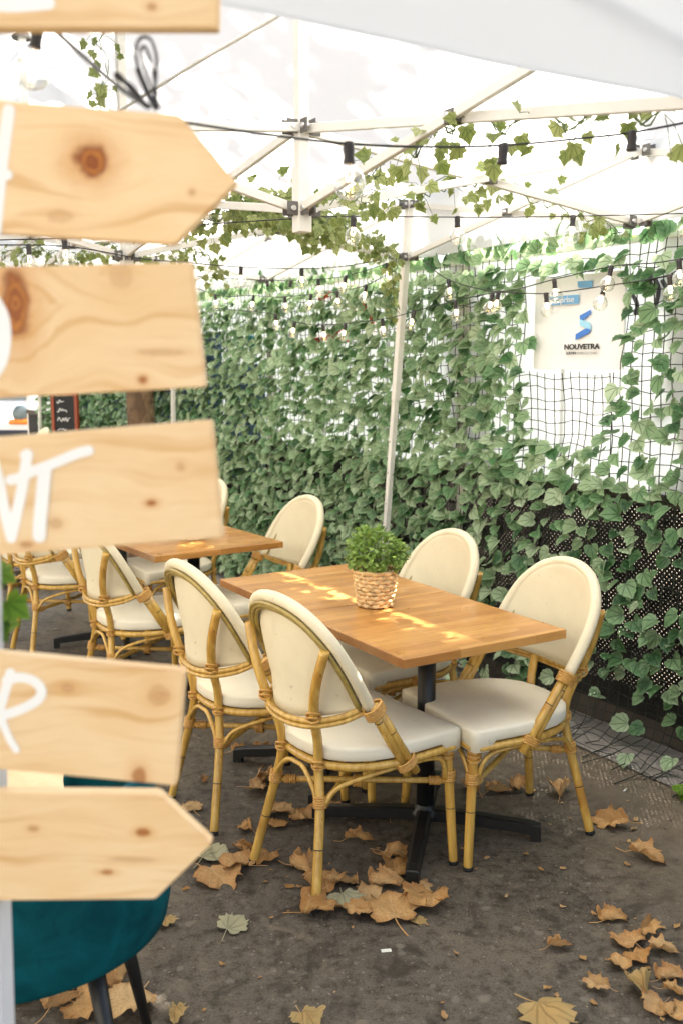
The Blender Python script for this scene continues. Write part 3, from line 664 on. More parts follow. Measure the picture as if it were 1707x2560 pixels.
# ------------------------------------------------------------------ tent
TS0, TS1, TO0, TO1 = -1.58, 4.60, .12, 3.16; OM = (TO0 + TO1) / 2
tent = thing('pop_up_tent', 'white pop-up tent with scissor trusses roofing the near tables', 'tent', fen(0, OM, 0))
TL = tent.location
def tp(s, o, z): return fen(s, o, z) - TL
NODES_S = [TS0, -.06, 1.46, 3.03, TS1]; ZT, ZB = 2.43, 2.165
def scissor(a, b_, za=(ZT, ZB), zb=(ZT, ZB), w_=.027, name='scissor_bar'):
    a, b_ = V(a), V(b_); side = (b_ - a).cross(V((0, 0, 1))).normalized() * .012
    for k, (p, q) in enumerate((((a + V((0, 0, za[0]))), (b_ + V((0, 0, zb[1])))), ((a + V((0, 0, za[1]))), (b_ + V((0, 0, zb[0])))))):
        m = MB(); m.bar(p + side * (1 if k else -1), q + side * (1 if k else -1),   .017, w_); m.build(name, M['alu'], tent)
    mid = (a + b_) / 2 + V((0, 0, (sum(za) + sum(zb)) / 4)); d = (b_ - a).normalized()
    m = MB(); m.bar(mid - d * .020, mid + d * .020, .044, .034); m.tube([mid - side.normalized() * .034, mid + side.normalized() * .034], .008, 8, 1); m.build('pivot_bracket', [M['bracket'], M['steel']], tent)
def node(p, dirs):
    m = MB()
    for d in dirs:
        d = V(d).normalized(); c = V(p) + d * .04; s_ = d.cross(V((0, 0, 1)))
        for e in (1, -1): m.bar(c + s_ * .015 * e - d * .018, c + s_ * .015 * e + d * .020, .005, .042)
        m.tube([c - s_ * .024, c + s_ * .024], .008, 8, 1)
    m.build('joint_bracket', [M['bracket'], M['steel']], tent)
z0 = lambda s, o: tp(s, o, 0)
MZ = (2.335, 2.09)
for a, c in zip(NODES_S, NODES_S[1:]):
    for o in (TO0, TO1): scissor(z0(a, o), z0(c, o))
for s in (TS0, TS1):
    for a, c in ((TO0, OM), (OM, TO1)): scissor(z0(s, a), z0(s, c))
MAST = [-.06, 1.50, 3.03]
for s in MAST:
    scissor(z0(s, OM), z0(s, TO0), MZ, (ZT, ZB)); scissor(z0(s, OM), z0(s, TO1), MZ, (ZT, ZB))
scissor(z0(MAST[0], OM), z0(TS0, OM), MZ, (2.345, 2.095)); scissor(z0(MAST[2], OM), z0(TS1, OM), MZ, (ZT, ZB))
scissor(z0(MAST[0], OM), z0(MAST[1], OM), MZ, MZ); scissor(z0(MAST[1], OM), z0(MAST[2], OM), MZ, MZ)
PEAK = 3.46
for s in MAST:
    m = MB(); m.bar(tp(s, OM, 2.02), tp(s, OM, 2.22), .046, .046, up=FD); m.bar(tp(s, OM, 2.22), tp(s, OM, PEAK - .03), .036, .036, up=FD); o = m.build('mast', M['alu'], tent)
    m = MB(); m.lathe([(.055, -.03), (.05, 0), (.02, .02), (.001, .025)], 14, Matrix.Translation(tp(s, OM, PEAK - .03))); m.build('mast_cap', M['bracket'], o)
    for z in MZ: node(tp(s, OM, z), (FD, -FD, FN, -FN))
for s, o in [(a, o) for a in NODES_S for o in (TO0, TO1)] + [(TS0, OM), (TS1, OM)]:
    for z in (ZT, ZB): node(tp(s, o, z), ((FD,) if s < TS1 else ()) + ((-FD,) if s > TS0 else ()) + ((FN,) if o == TO0 else (-FN,)))
for s, o, lean in ((TS0, TO0, -.1), (1.46, TO0, .27), (TS1, TO0, .1), (TS0, TO1, -.1), (1.46, TO1, 0), (TS1, TO1, .1)):
    m = MB(); m.bar(tp(s + lean, o, 0), tp(s + lean * .42, o, 1.44), .030, .030, up=FD); m.bar(tp(s + lean * .42, o, 1.42), tp(s, o, 2.46), .036, .036, up=FD)
    g_ = m.build('leg', M['alu'], tent); m = MB()
    for k in range(5):
        q = tp(s + lean, o, 0).lerp(tp(s + lean * .42, o, 1.44), .35 + .12 * k); m.tube([q + FN * .0155, q + FN * .0165], .004, 6)
    m.box(tp(s + lean, o, .004), (.09, .09, .008)); m.build('foot_plate', M['bracket'], g_)
def roof(u, q):                                # sagging hip roof over the three masts
    s = TS0 + (TS1 - TS0) * u; o = TO0 + (TO1 - TO0) * q
    rs = min(max(s, MAST[0]), MAST[2]); ds = abs(s - rs) / 1.55; do = abs(o - OM) / (TO1 - OM); k = max(ds, do)
    z = PEAK + (2.47 - PEAK) * k - .07 * math.sin(math.pi * min(1, k)) - (.05 * math.sin(math.pi * ((s - MAST[0]) / 1.545 % 1)) * (1 - k) if MAST[0] < s < MAST[2] else 0)
    return tp(s, o, z + .006 * math.sin(s * 17 + o * 5) * math.sin(o * 11))
m = MB(); m.grid(roof, 72, 40); can = m.build('canopy', M['canopy'], tent)
def val(p, q, zb):
    p, q = V(p), V(q); n = (q - p).cross(V((0, 0, 1))).normalized()
    m = MB()
    def f(u, w_): x = p.lerp(q, u); return x + n * (.004 * math.sin(u * 31) * w_ + .0015 * math.sin(u * 77) * w_) + V((0, 0, 2.475 + (zb - 2.475) * w_ + .006 * math.sin(u * math.pi * 2) * w_))
    m.grid(f, 60, 6)
    h = [f(i / 60, .985) + n * .002 for i in range(61)]; m.tube(h, .0016, 5)
    m.build('valance', M['valance'], tent)
val(z0(TS0, TO0 - .03), z0(TS0, TO1 + .03), 2.085)
val(z0(TS0, TO0 - .03), z0(TS1, TO0 - .03), 2.158); val(z0(TS1, TO1 + .03), z0(TS0, TO1 + .03), 2.2)
val(z0(TS1, TO0 - .03), z0(TS1, TO1 + .03), 2.30)
m = MB(); P1 = tp(MAST[0], OM, 2.70); P2 = at_y(300, 275, 4.35) - TL; m.tube([P1, P1.lerp(P2, .5) + V((0, 0, .008)), P2], .0065, 8); m.build('roof_stay', M['alu'], tent)
t2 = copy_tree(tent); t2.location = tent.location + FD * 6.9
t2['label'] = 'second white pop-up tent farther along the fence beyond the tree trunk'

# ------------------------------------------------------------------ ivy garlands
def garland(label, path, dens, spread, leaf=.06, up=0, drop=.5, name='ivy_garland', mats=None, group='ivy garlands on the tent frame'):
    O = V(path[0]); t = thing(name, label, 'garland', O, 0, group); vm, lm = MB(), MB()
    P = resample(catm(path, 8), max(8, int(dens * 1.2)))
    for strand in range(2):
        ph = rnd(0, 6); pts = [p - O + V((rnd(-1, 1), rnd(-1, 1), 0)) * .012 + V((math.sin(i * .9 + ph) * .016, 0, math.cos(i * .9 + ph) * .022)) for i, p in enumerate(P)]
        vm.tube(pts, .0021, 4)
    for i, p in enumerate(P):
        for k in range(random.choice((1, 1, 2, 2))):
            a = V((rnd(-1, 1), rnd(-1, 1), rnd(-1, .75) - drop * .4)).normalized() * rnd(.02, spread); q = p - O + a
            vm.tube([p - O, p - O + a * .5 + V((0, 0, .012)), q], .0011, 3, caps=False)
            tip = a.normalized() + V((rnd(-.6, .6), rnd(-.6, .6), rnd(-1.1, .2))); nrm = V((rnd(-.6, .6), -1 + rnd(-.5, .6), rnd(-.1, .9)))
            add_leaf(lm, q, tip, nrm, rnd(.5, 1.05) * leaf * .80, IVYL, rnd(.1, .4), rnd(.05, .3))
    vm.build('vine', M['vine'], t); lm.build('leaves', mats or M['ivy'], t); return t
mast1 = fen(MAST[0], OM, 0); z = lambda p, h: V((p.x, p.y, h))
Kp = fen(1.46, TO0 + .03, 0); M1 = fen(1.50, OM, 0); Mf = fen(-.06, TO0, 0); Nn = fen(TS0, OM, 0)
def pz(*q): return [at_y(u, v, y) for u, v, y in q]
garland('ivy garland drooping along the truss between tent leg and sign, thickest of all', pz((985, 640, 5.15), (930, 600, 5.1), (850, 560, 5.0), (790, 525, 4.8), (720, 520, 4.55), (660, 500, 4.4), (600, 495, 4.2), (545, 540, 4.1), (470, 560, 4.0)), 150, .125, .062)
garland('second layer of ivy hanging in a clump left of the centre mast', pz((860, 545, 4.6), (800, 560, 4.5), (745, 515, 4.35), (690, 500, 4.2), (630, 520, 4.1), (575, 500, 4.0)), 125, .13, .062)
garland('ivy garland running from the centre mast along the bar to the fence side', pz((830, 500, 3.2), (930, 490, 3.35), (1040, 480, 3.5), (1130, 455, 3.6), (1220, 452, 3.75), (1300, 480, 3.85), (1400, 520, 3.95), (1480, 545, 4.0), (1560, 590, 4.05)), 46, .10, .062)
garland('ivy garland on the near bar crossing the upper right toward the pale valance', pz((850, 475, 3.1), (960, 410, 2.95), (1050, 365, 2.8), (1143, 300, 2.6), (1230, 315, 2.5), (1330, 305, 2.4), (1440, 300, 2.3), (1560, 290, 2.2), (1690, 280, 2.1)), 36, .10, .062)
garland('thin ivy trailing down the tent leg above the ivy fence', pz((985, 625, 5.2), (985, 690, 5.25), (975, 740, 5.25), (990, 790, 5.3)), 20, .05, .05)
garland('ivy strand twined down the white mast between the two top sign boards', pz((265, -20, 4.4), (250, 90, 4.4), (262, 170, 4.4), (245, 260, 4.4), (262, 330, 4.4)), 17, .10, .07)
garland('ivy garland seen in the gap under the arrow board with the big knot', pz((0, 640, 5.6), (90, 625, 5.55), (180, 640, 5.5), (270, 610, 5.4), (350, 640, 5.3), (440, 610, 5.2), (510, 640, 5.1), (560, 690, 5.2)), 95, .13, .06)

# ------------------------------------------------------------------ string lights
def string(label, path, bulbs, lit=True, missing=(), big=1.0, rad=.0025):
    O = path[0].copy(); t = thing('string_light', label, 'string lights', O, 0, 'festoon light strings')
    P = catm(path, 10); b = MB(); b.tube([p - O for p in P], rad * big, 6); b.build('cable', M['cable'], t)
    for i, (tu, sw) in enumerate(bulbs):
        n = len(P) - 1; f = tu * n; k = min(n - 1, int(f)); p = P[k].lerp(P[k + 1], f - k) - O
        X = Matrix.Translation(p) @ Matrix.Rotation(sw, 4, 'Y') @ Matrix.Scale(big, 4)
        b = MB(); b.lathe([(.005, .004), (.0098, .002), (.0102, -.012), (.0092, -.022), (.0098, -.030), (.0110, -.034), (.0098, -.036)], 12, X, cap=True); so = b.build('bulb_socket', M['socket'], t)
        if i in missing: continue
        b = MB(); b.lathe([(.0095, -.036), (.011, -.040), (.020, -.047), (.0268, -.058), (.0288, -.070), (.0268, -.083), (.019, -.093), (.008, -.098), (.0005, -.099)], 18, X); gl = b.build('globe', M['glass'], so)
        b = MB()
        pts = [X @ V(q) for q in ((-.004, 0, -.04), (-.006, 0, -.058), (-.003, .002, -.066), (0, 0, -.060), (.003, .002, -.066), (.006, 0, -.058), (.004, 0, -.04))]
        b.tube(pts, .0011 * big, 5); b.build('filament', M['filament'], so)
def bl(path_us, us):
    """parameter of each wanted pixel column along the control points"""
    o = []
    for u in us:
        for i in range(len(path_us) - 1):
            a, c = path_us[i], path_us[i + 1]
            if min(a, c) <= u <= max(a, c): o.append((i + (u - a) / (c - a)) / (len(path_us) - 1)); break
    return o
def mk(label, pts, us, missing=(), big=1.0, sw=.0, **kw):
    pu = [q[0] for q in pts]; ts = bl(pu, us)
    string(label, pz(*pts), [(t_, sw * (1 if i % 2 else -.6)) for i, t_ in enumerate(ts)], missing=missing, big=big, **kw)
mk('nearest string of festoon bulbs, two empty sockets, sweeping right from the arrow board', [(400, 290, 1.30), (490, 309, 1.42), (690, 338, 1.62), (870, 358, 1.78), (1060, 366, 1.86), (1260, 362, 1.92), (1450, 345, 1.97), (1580, 330, 2.0), (1740, 300, 2.02)], [871, 1258, 1579], missing=(1, 2), big=.95, sw=.06)
mk('string of clear bulbs stretched straight across above the ivy fence', [(-60, 600, 3.3), (200, 592, 3.4), (499, 562, 3.5), (700, 548, 3.55), (855, 540, 3.6), (1280, 542, 3.7), (1740, 532, 3.8)], [165, 893, 1153, 1419, 1697], sw=.04, rad=.0022)
mk('lower string of bulbs in the gap under the arrow board with the big knot', [(-60, 612, 3.9), (165, 615, 3.9), (350, 645, 4.2), (485, 657, 4.7), (603, 667, 4.85), (740, 671, 4.9), (850, 666, 5.0), (947, 649, 5.1)], [80, 603, 753], sw=.05)
mk('short sagging string of bulbs ending at the tent leg', [(490, 690, 5.9), (600, 697, 5.9), (670, 700, 5.9), (735, 701, 5.8), (800, 697, 5.7), (870, 688, 5.5), (975, 655, 5.25)], [668, 728, 795, 866, 962], missing=(0, 1), sw=.2)
mk('string of lit bulbs swagged over the left ivy net below its top edge', [(490, 720, 6.6), (560, 740, 6.5), (625, 738, 6.4), (700, 742, 6.2), (780, 735, 6.0), (845, 728, 5.8), (915, 712, 5.55), (975, 680, 5.3)], [540, 635, 712, 778, 843, 915], sw=.15)
mk('long string of lit bulbs hanging low over the ivy and across the company sign', [(540, 770, 6.5), (690, 785, 6.1), (735, 803, 5.95), (810, 812, 5.7), (955, 797, 5.25), (1045, 775, 5.0), (1137, 752, 4.75), (1240, 731, 4.5), (1365, 733, 4.25), (1505, 715, 4.0), (1620, 698, 3.8), (1740, 672, 3.65)], [688, 738, 808, 868, 955, 1034, 1137, 1232, 1364, 1510, 1668], sw=.2)
mk('upper string of lit bulbs draped across the top of the right ivy net', [(1055, 648, 5.05), (1105, 690, 4.9), (1160, 712, 4.75), (1255, 728, 4.5), (1388, 697, 4.2), (1530, 665, 3.95), (1640, 656, 3.75), (1740, 640, 3.6)], [1122, 1248, 1385, 1528, 1690], sw=.2)

# ------------------------------------------------------------------ signpost with pine boards
SY = 1.06
sp_ = thing('signpost', 'wooden direction signpost of blurred pine boards with white hand lettering at left', 'signpost', V((-.42, SY, 0)))
SO = sp_.location
boards = [
    ('board', [(-330, -120), (548, -120), (546, 67), (-330, 67)], 0, 1.00, 'pine board cut off by the top edge, foot of a letter on it'),
    ('arrow_board', [(-330, 238), (0, 250), (450, 285), (592, 455), (436, 610), (0, 582), (-330, 566)], .03, 1.06, 'pine arrow board with a large round knot'),
    ('board', [(-330, 690), (0, 666), (480, 655), (514, 967), (0, 995), (-330, 1018)], .015, 1.00, 'pine board with a long dark knot beside a painted round letter'),
    ('board', [(-330, 1120), (0, 1093), (529, 1050), (556, 1344), (0, 1388), (-330, 1412)], 0, 1.0, 'pine board lettered NT'),
    ('board', [(-330, 1610), (0, 1636), (462, 1680), (440, 1966), (0, 1925), (-330, 1895)], .01, 1.0, 'pine board lettered with a white R'),
    ('arrow_board', [(-330, 1985), (0, 1985), (395, 1988), (530, 2112), (388, 2250), (0, 2254), (-330, 2256)], .03, 1.0, 'blank pine arrow board, lowest on the post')]
knots = [[(380, 15, 12, 9, .5)], [(228, 402, 40, 34, 1.0), (480, 480, 8, 7, .4), (150, 540, 30, 14, .25)], [(38, 760, 34, 78, .95), (358, 949, 9, 8, .85), (300, 690, 26, 30, .22), (400, 880, 60, 9, .3)], [(378, 1258, 14, 8, .9), (65, 1362, 14, 7, .5), (140, 1310, 16, 12, .35), (452, 1166, 9, 9, .3)],
         [(395, 1737, 26, 24, .32), (349, 1940, 17, 22, .7), (170, 1720, 16, 10, .3)], [(358, 2082, 17, 9, .85), (268, 2182, 18, 7, .75), (83, 2073, 14, 8, .45), (340, 2150, 60, 9, .3)]]
seeds = [3, 11, 19, 5, 23, 31]
for i, (nm, pts, dy, tone, lab) in enumerate(boards):
    y = SY + dy; W = [at_y(u, v, y) for u, v in pts]; c = sum(W, V()) / len(W)
    kk = []
    for (u, v, ru, rv, dk) in knots[i]:
        q = at_y(u, v, y) - c; sc = y / FPX; kk.append((q.x, q.z, ru * sc * 1.3, rv * sc * 1.3, dk))
    mat = pine_mat('pine board %d' % i, kk, tone, 1.6 if i == 2 else 1.0, seeds[i])
    bm = bmesh.new(); vs = [bm.verts.new(p - c) for p in W]; f = bm.faces.new(vs[::-1]); bmesh.ops.recalc_face_normals(bm, faces=[f])
    r_ = bmesh.ops.extrude_face_region(bm, geom=[f]); 
    for v in [e for e in r_['geom'] if isinstance(e, bmesh.types.BMVert)]: v.co.y += .021
    bmesh.ops.recalc_face_normals(bm, faces=bm.faces[:]); bmesh.ops.bevel(bm, geom=bm.edges[:], offset=.0018, segments=2, affect='EDGES')
    me = bpy.data.meshes.new(nm); bm.to_mesh(me); bm.free(); me.materials.append(mat)
    o = bpy.data.objects.new(nm, me); COL.objects.link(o); o.parent = sp_; o.location = c - SO; o['label'] = lab
    strk = {0: [([(-20, 10), (45, 12), (122, 6)], 15), ([(42, 8), (48, -60)], 14)],
            1: [([(22, 275), (12, 350), (2, 430), (-12, 575)], 15), ([(-60, 440), (-20, 438), (18, 436)], 13)],
            2: [([(-20, 745), (5, 790), (11, 845), (2, 900), (-22, 940)], 17), ([(-28, 750), (-6, 800), (-2, 850), (-10, 905), (-30, 940)], 20)],
            3: [([(-22, 1140), (-4, 1200), (12, 1280), (28, 1342)], 14), ([(68, 1136), (56, 1215), (40, 1290), (28, 1344)], 14), ([(60, 1138), (72, 1136)], 11), ([(26, 1200), (55, 1192), (82, 1178), (130, 1160), (190, 1135), (222, 1126)], 13), ([(112, 1172), (106, 1240), (100, 1300), (98, 1340)], 17)],
            4: [([(26, 1683), (12, 1730), (0, 1770), (-20, 1840)], 13), ([(16, 1702), (50, 1694), (86, 1704), (104, 1728), (92, 1752), (52, 1774), (4, 1790)], 13), ([(2, 1792), (14, 1825), (26, 1852), (40, 1874)], 10)]}.get(i, [])
    if strk:
        m = MB()
        for li, (pp, wd) in enumerate(strk):
            P = catm([at_y(u, v, y - .0005 - .0002 * li) - c for u, v in pp], 8); r0 = wd * y / FPX
            left, right = [], []
            for k, p in enumerate(P):
                d = (P[min(k + 1, len(P) - 1)] - P[max(0, k - 1)]); d.y = 0; d.normalize(); nn = V((-d.z, 0, d.x)); left.append(p + nn * r0); right.append(p - nn * r0)
            def arc(ce, a0, dr): return [ce + V((math.cos(a0 + dr * t), 0, math.sin(a0 + dr * t))) * r0 for t in [math.pi * k / 8 for k in range(1, 8)]]
            dE = P[-1] - P[-2]; dS = P[0] - P[1]; aE = math.atan2(dE.z, dE.x); aS = math.atan2(dS.z, dS.x)
            ring_ = left + arc(P[-1], aE + math.pi / 2, -1) + right[::-1] + arc(P[0], aS + math.pi / 2, -1)
            n = len(P); o0 = len(m.v)
            for q in range(n - 1): m.add([left[q], left[q + 1], right[q + 1], right[q]], [(0, 1, 2, 3)], 0, False)
            for ce, a0 in ((P[-1], aE), (P[0], aS)):
                fan = [ce + V((math.cos(a0 + math.pi / 2 - math.pi * k / 10), 0, math.sin(a0 + math.pi / 2 - math.pi * k / 10))) * r0 for k in range(11)]
                m.add([ce] + fan, [(0, k, k + 1) for k in range(1, 11)], 0, False)
        m.build('painted_letter', M['paint'], o, solid=.0002)
m = MB(); top = at_y(-75, -100, SY + .055); b0 = at_y(-18, 2256, SY + .055); bt = at_y(-8, 2560, SY + .055); dirp = (bt - b0).normalized(); lowp = b0 + dirp * ((0 - b0.z) / dirp.z)
m.bar(lowp - SO, (lowp + (b0 - lowp) * 3.2) - SO, .030, .045, up=V((0, 1, 0))); m.build('post', M['postw'], sp_)
# the cable tied onto the arrow board with its spare loop
tie = thing('cable_tie_loop', 'black cord looped and knotted on top edge of the big-knot arrow board', 'cord', at_y(390, 268, 1.10)); TO_ = tie.location
m = MB()
for pts, r in (([(385, 268), (365, 225), (345, 165), (340, 125), (350, 95), (375, 95), (390, 130), (392, 170), (388, 225), (395, 270)], .0018), ([(398, 268), (378, 215), (356, 150), (352, 125), (362, 115), (374, 140), (385, 185), (392, 240)], .0017), ([(345, 170), (352, 190), (372, 235), (392, 272)], .0034), ([(365, 266), (330, 215), (296, 195), (290, 187), (300, 188), (330, 225), (372, 268)], .0026)):
    m.tube([at_y(u, v, 1.10) - TO_ for u, v in pts], r, 6, sub=5)
m.build('cord', M['cable'], tie)
mk('short cable with a lit bulb between the two highest sign boards', [(20, 40, 1.5), (95, 62, 1.42), (130, 70, 1.38), (220, 150, 1.28), (300, 218, 1.18), (372, 266, 1.1)], [95], big=.85, sw=-.3, rad=.0034)

# blurred ivy hanging on the signpost
t = thing('ivy_sprig', 'sprig of fresh green ivy at the left picture edge between two boards', 'plant', at_y(-30, 1500, 1.15)); O = t.location; lm, vm = MB(), MB()
for u, v, sz, tu, tv in ((10, 1440, .032, 45, 25), (-15, 1475, .03, 20, 40), (30, 1515, .04, 60, 40), (0, 1560, .035, 30, 50), (-10, 1600, .03, 15, 45), (20, 1575, .03, 55, -10)):
    q = at_y(u - 15, v - 10, 1.15); e = at_y(u - 15 + tu, v - 10 + tv, 1.13); add_leaf(lm, q - O, e - q, V((rnd(-.3, .3), -1, .5)), sz, IVYL, .2, .15)
    vm.tube([at_y(-40, v - 30, 1.17) - O, q - O], .0012, 4)
vm.tube([at_y(-45, v, 1.17) - O for v in (1380, 1450, 1520, 1600, 1660)], .002, 5); lm.build('leaves', M['fresh'], t); vm.build('stem', M['vine'], t)

# ------------------------------------------------------------------ teal tub chair
tc = thing('tub_chair', 'teal velvet tub armchair with black legs under the lowest arrow board', 'armchair', (-.675, 1.975, .02), R(45))
m = MB()
def shell(u, q):
    a = math.pi * (1.45 * (u - .5))
    prof = [(.16, .395), (.262, .394), (.298, .416), (.306, .460), (.304, .53), (.293, .62), (.273, .715), (.263, .740), (.248, .742), (.241, .72), (.25, .62), (.25, .5)]
    f = q * (len(prof) - 1); k = min(len(prof) - 2, int(f)); f -= k; rr = prof[k][0] * (1 - f) + prof[k + 1][0] * f; zz = prof[k][1] * (1 - f) + prof[k + 1][1] * f
    zz = .40 + (zz - .40) * (1 - .3 * (abs(u - .5) * 2) ** 4)
    return V((math.sin(a) * rr * 1.02, -math.cos(a) * rr * .97, zz))
m.grid(shell, 48, 44); m.build('tub_shell', M['velvet'], tc, solid=.004)
m = MB(); m.lathe([(.02, .392), (.19, .393), (.236, .405), (.25, .44), (.243, .468), (.2, .48), (.02, .482)], 32, cap=True); m.build('seat', M['velvet'], tc)
r45 = Matrix.Rotation(R(-40), 3, 'Z')
for sx, sy in ((1, 1), (1, -1), (-1, 1), (-1, -1)):
    m = MB(); m.tube([r45 @ V((sx * .235, sy * .19, -.02)), r45 @ V((sx * .165, sy * .14, .40))], [.0105, .0205], 12); m.build('leg', M['black'], tc)

# ------------------------------------------------------------------ fallen plane leaves
PL = [(0, 0), (.25, -.12), (.45, -.10), (.60, .02), (.70, .10), (.63, .22), (.73, .34), (.86, .44), (.80, .54), (.67, .58), (.62, .70), (.53, .78), (.50, .92), (.37, .91), (.25, .98), (.14, 1.08)]
def dry_mesh(k, curl, lob=1.0):
    random.seed(100 + k); half = [(x * rnd(.88, 1.12) * lob, y * rnd(.93, 1.07)) for x, y in PL]; h2 = [(-x * rnd(.85, 1.1), y * rnd(.94, 1.06)) for x, y in half]
    ol = half + [(0, 1.22)] + h2[:0:-1]; ol = [(x, y) for x, y in ol]
    fin = []
    for i in range(len(ol)):
        a, c = ol[i], ol[(i + 1) % len(ol)]; fin += [a, ((a[0] + c[0]) / 2 + rnd(-.03, .03), (a[1] + c[1]) / 2 + rnd(-.03, .03))]
    ce = (0, .42); ph = [rnd(0, 6) for _ in range(4)]; ax = rnd(-.6, .6)
    def hz(x, y):
        t_ = x * math.cos(ax) + (y - .42) * math.sin(ax)
        return curl * (.55 * t_ * t_ + .20 * math.sin(4.5 * x + ph[0]) * math.cos(3.5 * y + ph[1]) + .10 * math.sin(9 * x + ph[2]) * math.sin(8 * y + ph[3]) + .05 * math.sin(17 * x + ph[1]) * math.sin(14 * y + ph[0]) + .10 * abs(math.sin(6 * math.atan2(x, y + .05)))) 
    m = MB(); R_ = [.0, .22, .42, .6, .76, .9, 1.0]; loops = []
    for r in R_[1:]: loops.append([(ce[0] + (x - ce[0]) * r, ce[1] + (y - ce[1]) * r) for x, y in fin])
    n = len(fin); vs = [(ce[0], ce[1], hz(*ce))] + [(x, y, hz(x, y)) for l in loops for x, y in l]
    fs = [(0, 1 + i, 1 + (i + 1) % n) for i in range(n)]
    for q in range(len(loops) - 1): fs += [(1 + q * n + i, 1 + (q + 1) * n + i, 1 + (q + 1) * n + (i + 1) % n, 1 + q * n + (i + 1) % n) for i in range(n)]
    zm = min(v[2] for v in vs); vs = [(x, y, z_ - zm + .02) for x, y, z_ in vs]
    if curl > .9:        # strongly rolled sides
        vs = [((math.sin(x * curl * 1.2) / (curl * 1.2)), y, z_ + (1 - math.cos(x * curl * 1.2)) / (curl * 1.2) * .8) for x, y, z_ in vs]
    if k in (3, 4, 6, 8):        # folded over along a crease
        fo, th = (-.05, .08, .0, .12)[(3, 4, 6, 8).index(k)], (1.5, 2.2, 1.2, 1.9)[(3, 4, 6, 8).index(k)]; nv = []
        for x, y, z_ in vs:
            d = x - fo - .25 * (y - .4)
            if d > 0: q = min(1, d / .16); a2 = th * q; x, z_ = x - d + .08 * math.sin(a2) + max(0, d - .16) * math.cos(th), z_ * .6 + .08 * (1 - math.cos(a2)) + max(0, d - .16) * math.sin(th)
            nv.append((x, y, z_))
        vs = nv
    m.add(vs, fs, uv=[ce] + [p for l in loops for p in l]); sx = rnd(-.25, .25); m.tube([(0, .02, -zm + hz(0, .05) + .02), (sx * .4, -.28, .05), (sx, -.62, .02)], [.016, .013, .018], 5, sub=3)
    me = m.build('fallen_leaf', M['dry'], None, solid=.008); return me
random.seed(11)
CUR = [.40, .60, .75, .88, 1.15, .5, 1.0, .8, 1.25, .65]
var = [dry_mesh(k, c, 1.0 if k % 3 else .85) for k, c in enumerate(CUR)]
random.seed(21)
GRP = 'fallen plane leaves on the asphalt'
yel = leaf_mat('golden fallen leaf', (.56, .34, .10), (.62, .39, .14), (.56, .42, .18), .2, .5)
pal = leaf_mat('pale fallen leaf', (.50, .46, .26), (.54, .50, .30), (.50, .48, .30), .2, .55)
